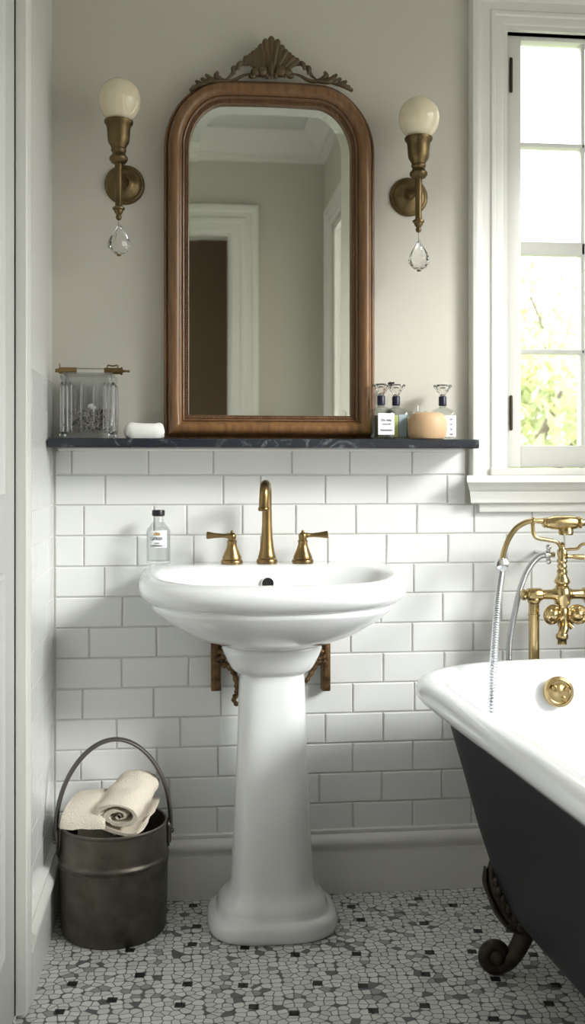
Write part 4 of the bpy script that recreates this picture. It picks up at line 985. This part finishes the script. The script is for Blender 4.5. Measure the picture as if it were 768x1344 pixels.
# claw feet
def claw(base, dirx, top, label=None):
    """base: floor contact; dirx: outward unit vector (horizontal); S-curved leg with a scroll toe and leaf top"""
    d = Vector(dirx).normalized(); U = Vector((0,0,1)); sd = d.cross(U)
    Q = lambda o_, z, s=0: Vector((base[0], base[1], 0))+d*o_+U*z+sd*s
    bm = nb()
    ctl = [(-0.010,0.240,0.004,0),]
    ctl = [(0.010,0.258,0.003),(0.011,0.236,0.009),(0.007,0.205,0.018),(-0.004,0.178,0.026),(-0.022,0.150,0.033),(-0.044,0.125,0.034),(-0.062,0.100,0.025),(-0.056,0.074,0.021),(-0.042,0.048,0.020),(-0.024,0.027,0.019),(-0.006,0.019,0.018)]
    c4 = cat([(a, b, c, 0) for a, b, c in ctl], 6)
    tube(bm, [Q(p_[0], p_[1]) for p_ in c4], [max(0.003, p_[2]) for p_ in c4], 18)
    sp_ = []; NN = 60
    for i in range(NN):
        f_ = i/(NN-1); a = -PI*0.62+f_*PI*3.5; r_ = 0.0255*(1-f_)**0.75+0.003; sp_.append(Q(0.002+r_*math.cos(a), 0.041+r_*math.sin(a)))
    tube(bm, sp_, [0.0165*(1-0.60*i/(NN-1)) for i in range(NN)], 12, flat=1.0, up=sd)
    for s_ in (-1, 1): ball(bm, Q(0.002, 0.041, s_*0.006), 0.010, (1, 1, 1), 12, 8)
    ball(bm, Q(0.0, 0.038), 0.022, (1, 1, 1), 14, 10)
    # acanthus veins over the leaf
    for s_ in (-2, -1, 0, 1, 2):
        pts = cat([Q(-0.016,0.118,s_*0.013), Q(0.010,0.160,s_*0.012), Q(0.025,0.198,s_*0.008), Q(0.025,0.235,s_*0.003)], 6); q_ = len(pts)
        tube(bm, pts, [0.0055-0.003*i/(q_-1) for i in range(q_)], 8)
    for z_, o_ in ((0.120,-0.040),(0.138,-0.030),(0.156,-0.018),(0.174,-0.006),(0.192,0.002),(0.210,0.009)):
        w_ = 0.036-(z_-0.125)*0.2
        for s_ in (-1, 1): ball(bm, Q(o_-0.004, z_, s_*w_), 0.010, (0.9, 0.8, 1.3), 10, 6)
    f = obj('claw_foot', bm, M_foot, tub, 60)
    return f
fp = onz(652, 1278, 0.0)
inv = RT.inverted() @ Vector((fp.x, fp.y, 0))
for lx, ly, ang in ((inv.x, inv.y, PI-0.15), (-inv.x, inv.y, 0.15), (inv.x, -TL-inv.y-0.0, PI+0.15), (-inv.x, -TL-inv.y, -0.15)):
    b_ = RT @ Vector((lx, ly, 0)); claw((b_.x, b_.y), (math.cos(ang+TR), math.sin(ang+TR), 0), 0)

# ================================================================== BATH FAUCET
gy = -0.135
bf = thing('bath_faucet', 'polished brass floor-standing bath mixer between the tub and the tiled wall', 'faucet', (at(738, 780, gy).x, gy, 0))
k = sc(gy, 0.9)
G = lambda px, py, dy=0.0: at(px, py, gy+dy)
bm = nb()
for px in (701, 775):
    x = G(px, 790).x
    zt2 = G(px, 784).z
    lathe(bm, [(0.028,0),(0.028,0.006),(0.020,0.010),(7*k,0.016),(7*k,zt2-24*k),(8*k,zt2-24*k),(8*k,zt2-22*k),(7*k,zt2-21.5*k),(6.8*k,zt2-8*k),(8*k,zt2-7*k),(8.5*k,zt2-4*k),(7.5*k,zt2)], (x, gy, 0), 28)
obj('riser_pipe', bm, M_brassb, bf, 50)
bm = nb(); zc = G(738, 780).z; xc = G(738, 780).x
lathe(bm, [(0.001,-57*k),(4*k,-56*k),(7*k,-54*k),(7.5*k,-51*k),(5*k,-49*k),(8*k,-47*k),(8.8*k,-45*k),(8.8*k,-30*k),(8*k,-28*k),(6.5*k,-27*k),(6.5*k,-14*k),(8*k,-11*k),(9.5*k,-6*k),(10.5*k,0),(9.5*k,6*k),(8*k,11*k),(6.5*k,14*k),(6.5*k,27*k),(8*k,28*k),(8.8*k,30*k),(8.8*k,45*k),(5*k,49*k),(7.5*k,51*k),(4*k,56*k),(0.001,57*k)], (xc, gy, zc), 28, 'X')
lathe(bm, [(10*k,-13*k),(11*k,-6*k),(12*k,0),(11*k,6*k),(10*k,8*k)], (xc, gy-0.001, zc), 28)
obj('mixer_body', bm, M_brassb, bf, 50)
bm = nb(); Z = lambda py: G(738, py).z
lathe(bm, [(9*k,Z(772)),(9*k,Z(769)),(7*k,Z(768)),(10*k,Z(765)),(10.5*k,Z(763)),(8*k,Z(758)),(6.5*k,Z(755)),(6.5*k,Z(752)),(7.5*k,Z(750)),(5.5*k,Z(747)),(6.8*k,Z(743)),(5.2*k,Z(740)),(7*k,Z(737)),(7*k,Z(735)),(5.5*k,Z(733)),(6.5*k,Z(727)),(6.5*k,Z(722)),(4.2*k,Z(720)),(3.6*k,Z(718)),(4.4*k,Z(715)),(2.2*k,Z(712)),(0.001,Z(711))], (xc, gy, 0), 28)
obj('column', bm, M_brassb, bf, 50)
bm = nb(); zl = Z(729.5); pr = [(3.5*k,4*k),(2.6*k,8*k),(3.0*k,12*k),(3.8*k,24*k),(3.6*k,27*k),(0.001,27.5*k)]
lathe(bm, pr, (xc, gy-0.012, zl), 18, 'X', Matrix.Rotation(0.05, 4, 'Y')); tube(bm, [(xc, gy, zl), (xc+5*k, gy-0.012, zl)], 3.5*k, 12); obj('diverter_lever', bm, M_brassb, bf, 50)
# lower body and spout
bm = nb()
lathe(bm, [(6*k,Z(790)),(7.5*k,Z(794)),(6.5*k,Z(796)),(7.5*k,Z(799)),(8.5*k,Z(806)),(8.5*k,Z(814)),(7*k,Z(820)),(4*k,Z(826)),(0.001,Z(828))], (xc, gy-0.004, 0), 24)
tube(bm, cat([(xc+1*k, gy-0.006, Z(812)), (xc-1*k, gy-0.020, Z(820)), (xc-4*k, gy-0.028, Z(826)), (xc-6*k, gy-0.030, Z(832))], 5), [6.5*k]*10+[6*k]*6, 18)
lathe(bm, [(7.2*k,Z(829)),(8*k,Z(831)),(8*k,Z(835)),(6*k,Z(837)),(6*k,Z(843)),(4.6*k,Z(843)),(4.4*k,Z(835))], (xc-6*k, gy-0.030, 0), 24)
tube(bm, [(xc+4*k, gy-0.006, Z(815)), (xc+12*k, gy-0.010, Z(823))], 4.2*k, 12)
tube(bm, [(xc, gy, Z(806)), (xc-18*k, gy-0.014, Z(804))], 5*k, 14); tube(bm, [(xc, gy, Z(806)), (xc+18*k, gy-0.014, Z(804))], 5*k, 14)
obj('bath_spout', bm, M_brassb, bf, 50)
for s in (-1, 1):
    bm = nb(); c_ = Vector((xc+s*18*k, gy-0.016, Z(805)))
    Mr = Matrix.Rotation(-s*0.45, 4, 'Z') @ Matrix.Rotation(0.12, 4, 'X')
    lathe(bm, [(6*k,0.012),(9*k,0.006),(12.5*k,0.003),(13.5*k,-0.001),(13.5*k,-0.006),(12*k,-0.010),(8.5*k,-0.011),(7.5*k,-0.016),(6.5*k,-0.019),(3*k,-0.022),(0.001,-0.022)], c_, 12 if s > 0 else 28, 'Y', Mr)
    for a in range(6):
        aa = a*PI/3+0.3; ball(bm, c_+Mr @ Vector((9.5*k*math.cos(aa), -0.010, 9.5*k*math.sin(aa))), 2.6*k, (1, 0.7, 1), 10, 6)
    obj('tap_handle', bm, M_brassb, bf, 40)
# cradle arms
bm = nb(); tube(bm, cat([G(737, 722), G(735, 716, -.006), G(730, 711, -.012), G(718, 708.5, -.014), G(705, 706, -.015), G(700.5, 700, -.015), G(699.5, 692, -.015), G(699.5, 684, -.015)], 6), 2.7*k, 12)
tube(bm, cat([G(739, 722), G(748, 721, -.010), G(758, 720, -.015), G(763, 715, -.015), G(772, 712, -.015), G(777, 704, -.015), G(777, 690, -.015)], 6), 2.0*k, 12)
for px in (699.5, 777):
    pts = [G(px, 684, -.015)+Vector((0, 0.0085*math.cos(a), 0.0085*math.sin(a))) for a in [PI*2*i/20 for i in range(21)]]
    tube(bm, pts, 1.4*k, 8, up=(1,0,0))
obj('handset_cradle', bm, M_brassb, bf, 60)
# handset resting on the cradle
hy = gy-0.015; HP = lambda px, py: at(px, py, hy)
hs = thing('shower_handset', 'brass telephone style shower handset lying across the cradle above the bath mixer', 'shower head', tuple(HP(738, 690)))
bm = nb(); c_ = HP(738, 686); k2 = sc(hy, 0.9)
lathe(bm, [(0.001,-27*k2),(4*k2,-27*k2),(6*k2,-26*k2),(7*k2,-24*k2),(5.5*k2,-22.5*k2),(7.2*k2,-21*k2),(7.2*k2,-18*k2),(8.5*k2,-15*k2),(9.2*k2,-8*k2),(9.4*k2,6*k2),(9*k2,16*k2),(8*k2,20*k2),(6*k2,21.5*k2),(8*k2,23*k2),(8*k2,25*k2),(5.5*k2,26*k2),(4.5*k2,30*k2),(4*k2,45*k2),(4.6*k2,60*k2),(3*k2,62*k2),(0.001,62*k2)], c_, 28, 'X')
obj('handle_grip', bm, M_brassb, hs, 50)
bm = nb(); c2 = HP(743, 694); lathe(bm, [(9*k2,0.004),(9*k2,0),(10*k2,-3*k2),(9.5*k2,-4*k2),(10*k2,-5.5*k2),(9*k2,-8*k2),(0.001,-8*k2)], c2, 28); obj('rose', bm, M_brassb, hs, 40)
bm = nb(); pts = cat([HP(712, 684), HP(700, 683.5), HP(688, 686.5), HP(676, 695), HP(667, 709), HP(661.5, 724), HP(659, 735)], 7)
tube(bm, pts, 3.6*k2, 16); obj('curved_neck', bm, M_brassb, hs, 60)
# chrome connector + spiral hose
def coil(path, r, pitch, wr, bm, segs=6, spt=10):
    P_ = [Vector(p_) for p_ in path]; L_ = [0]
    for a, b in zip(P_, P_[1:]): L_.append(L_[-1]+(b-a).length)
    n = int(L_[-1]/pitch*spt); pts = []; j = 0
    for i in range(n+1):
        s = L_[-1]*i/n
        while j < len(P_)-2 and L_[j+1] < s: j += 1
        f = (s-L_[j])/max(1e-9, L_[j+1]-L_[j]); c_ = P_[j].lerp(P_[j+1], f); t = (P_[j+1]-P_[j]).normalized()
        u = t.cross(Vector((0,1,0))).normalized(); v = t.cross(u); a = 2*PI*s/pitch
        pts.append(c_+u*r*math.cos(a)+v*r*math.sin(a))
    tube(bm, pts, wr, segs)
h1 = thing('shower_hose', 'chrome spiral hose hanging from the shower handset down into the tub', 'hose', tuple(HP(658, 741)))
bm = nb(); c_ = HP(658.5, 741); lathe(bm, [(4*k2,0.012),(8*k2,0.009),(9*k2,0.004),(9*k2,-0.004),(8*k2,-0.009),(4*k2,-0.012)], c_, 24, 'Y')
lathe(bm, [(5*k2,-0.008),(4*k2,-0.010),(2*k2,-0.011)], c_, 20, 'Y'); lathe(bm, [(3.4*k2,-14*k2),(3.6*k2,-5*k2),(3.6*k2,8*k2),(4*k2,8.5*k2)], c_, 16); obj('connector', bm, M_chrome, h1, 40)
path = cat([c_+Vector((0,0,-0.02)), at(653, 795, hy-0.12), at(649, 850, hy-0.24), at(646, 905, hy-0.34), at(644.5, 942, hy-0.385), at(656, 972, hy-0.40), at(690, 1012, hy-0.41)], 8)
bm = nb(); coil(path, 3.7*k2, 0.0088, 1.15*k2, bm); obj('spiral_hose', bm, M_chrome, h1, 80)
bm = nb(); tube(bm, path, 1.9*k2, 8); obj('hose_core', bm, M_plastic, h1)
h2 = thing('supply_hose', 'braided grey chrome hose curving down from the wall side of the bath mixer', 'hose', tuple(G(718, 727, .03)))
bm = nb(); c_ = G(720, 728, .03)
lathe(bm, [(3*k,-6*k),(5.5*k,-5*k),(5.5*k,-1*k),(4*k,0),(4*k,8*k),(2*k,9*k)], c_, 18, 'X'); tube(bm, [c_+Vector((0,0,-9*k)), c_+Vector((0,0,10*k))], 2.6*k, 10); ball(bm, c_+Vector((0,0,-9*k)), 4*k); ball(bm, c_+Vector((0,0,10*k)), 4*k); tube(bm, [c_, c_+Vector((0, 0.10, 0))], 3*k, 10)
obj('connector', bm, M_chrome, h2, 50)
path = cat([c_+Vector((-5*k,0,0)), G(705, 733, .03), G(693, 748, .03), G(684, 770, .03), G(677, 798, .03), G(670, 835, .03), G(668, 865, .03), G(668, 950, .03), G(672, 1050, .03)], 8)
bm = nb(); tube(bm, path, 3.9*k, 14); obj('braided_hose', bm, mat('braid', (0.50, 0.51, 0.53), 0.25, metal=0.9, bump=(600, 0.8, 0.001)), h2)
bm = nb(); coil(path, 3.9*k, 0.0045, 0.45*k, bm, 5); obj('wire_wrap', bm, M_chrome, h2, 80)

# ================================================================== OUTSIDE
bm = nb(); box(bm, -14, 20, 1.2, 26, -0.9, -0.8); tag(obj('lawn', bm, M_grass), 'green lawn outside beyond the window', 'lawn', kind='structure')
def tree(x, y, z0, zc, R, n, leaf, label, seed, zs=1.0, holes=0.0):
    rd = random.Random(seed); t = thing('leafy_tree', label, 'tree', (x, y, z0), 'trees outside the window')
    bm = nb(); pts = cat([(x, y, z0), (x+0.05, y, z0+1), (x-0.05, y+0.1, zc)], 5); tube(bm, pts, [0.13-0.006*i for i in range(len(pts))], 10)
    for i in range(7):
        a = rd.uniform(0, 2*PI); tube(bm, cat([(x, y, zc-R*0.7+0.1*i), (x+R*.4*math.cos(a), y+R*.4*math.sin(a), zc), (x+R*.8*math.cos(a), y+R*.8*math.sin(a), zc+R*.4)], 3), [0.05, .045, .04, .03, .025, .02, .01], 6)
    obj('trunk', bm, M_bark, t)
    bm = nb(); cl = []
    for i in range(46):
        v = Vector((rd.gauss(0,1), rd.gauss(0,1), rd.gauss(0,1))).normalized()*R*rd.uniform(0.35, 1.0); v.z *= zs; cl.append((Vector((x, y, zc))+v, R*rd.uniform(0.16, 0.30)))
    for i in range(n):
        c_, r_ = rd.choice(cl); v = Vector((rd.gauss(0,1), rd.gauss(0,1), rd.gauss(0,1)))*r_*0.55; q_ = c_+v
        s = rd.uniform(0.035, 0.065); Rm = Matrix.Rotation(rd.uniform(0, 2*PI), 3, 'Z') @ Matrix.Rotation(rd.uniform(-1.2, 1.2), 3, 'X')
        vs = [bm.verts.new(q_+Rm @ Vector(p_)*s) for p_ in ((0,-1,0),(0.55,-0.1,0.15),(0,1.1,0),(-0.55,-0.1,0.15))]
        bm.faces.new((vs[0], vs[1], vs[2])); bm.faces.new((vs[0], vs[2], vs[3]))
    obj('crown', bm, leaf, t)
LG = leaf_mat('leaf_green', (0.42, 0.52, 0.27)); LG2 = leaf_mat('leaf_pale_green', (0.56, 0.62, 0.40))
tree(1.95, 3.4, -0.8, 1.15, 1.0, 6500, LG2, 'pale green leafy tree just outside the window, filling the lower panes', 1)
tree(3.6, 6.0, -0.8, 1.9, 1.5, 5200, LG, 'leafy tree standing farther off outside the window, behind the nearer one', 5)

for o in bpy.data.objects:
    if '_o' in o: del o['_o']
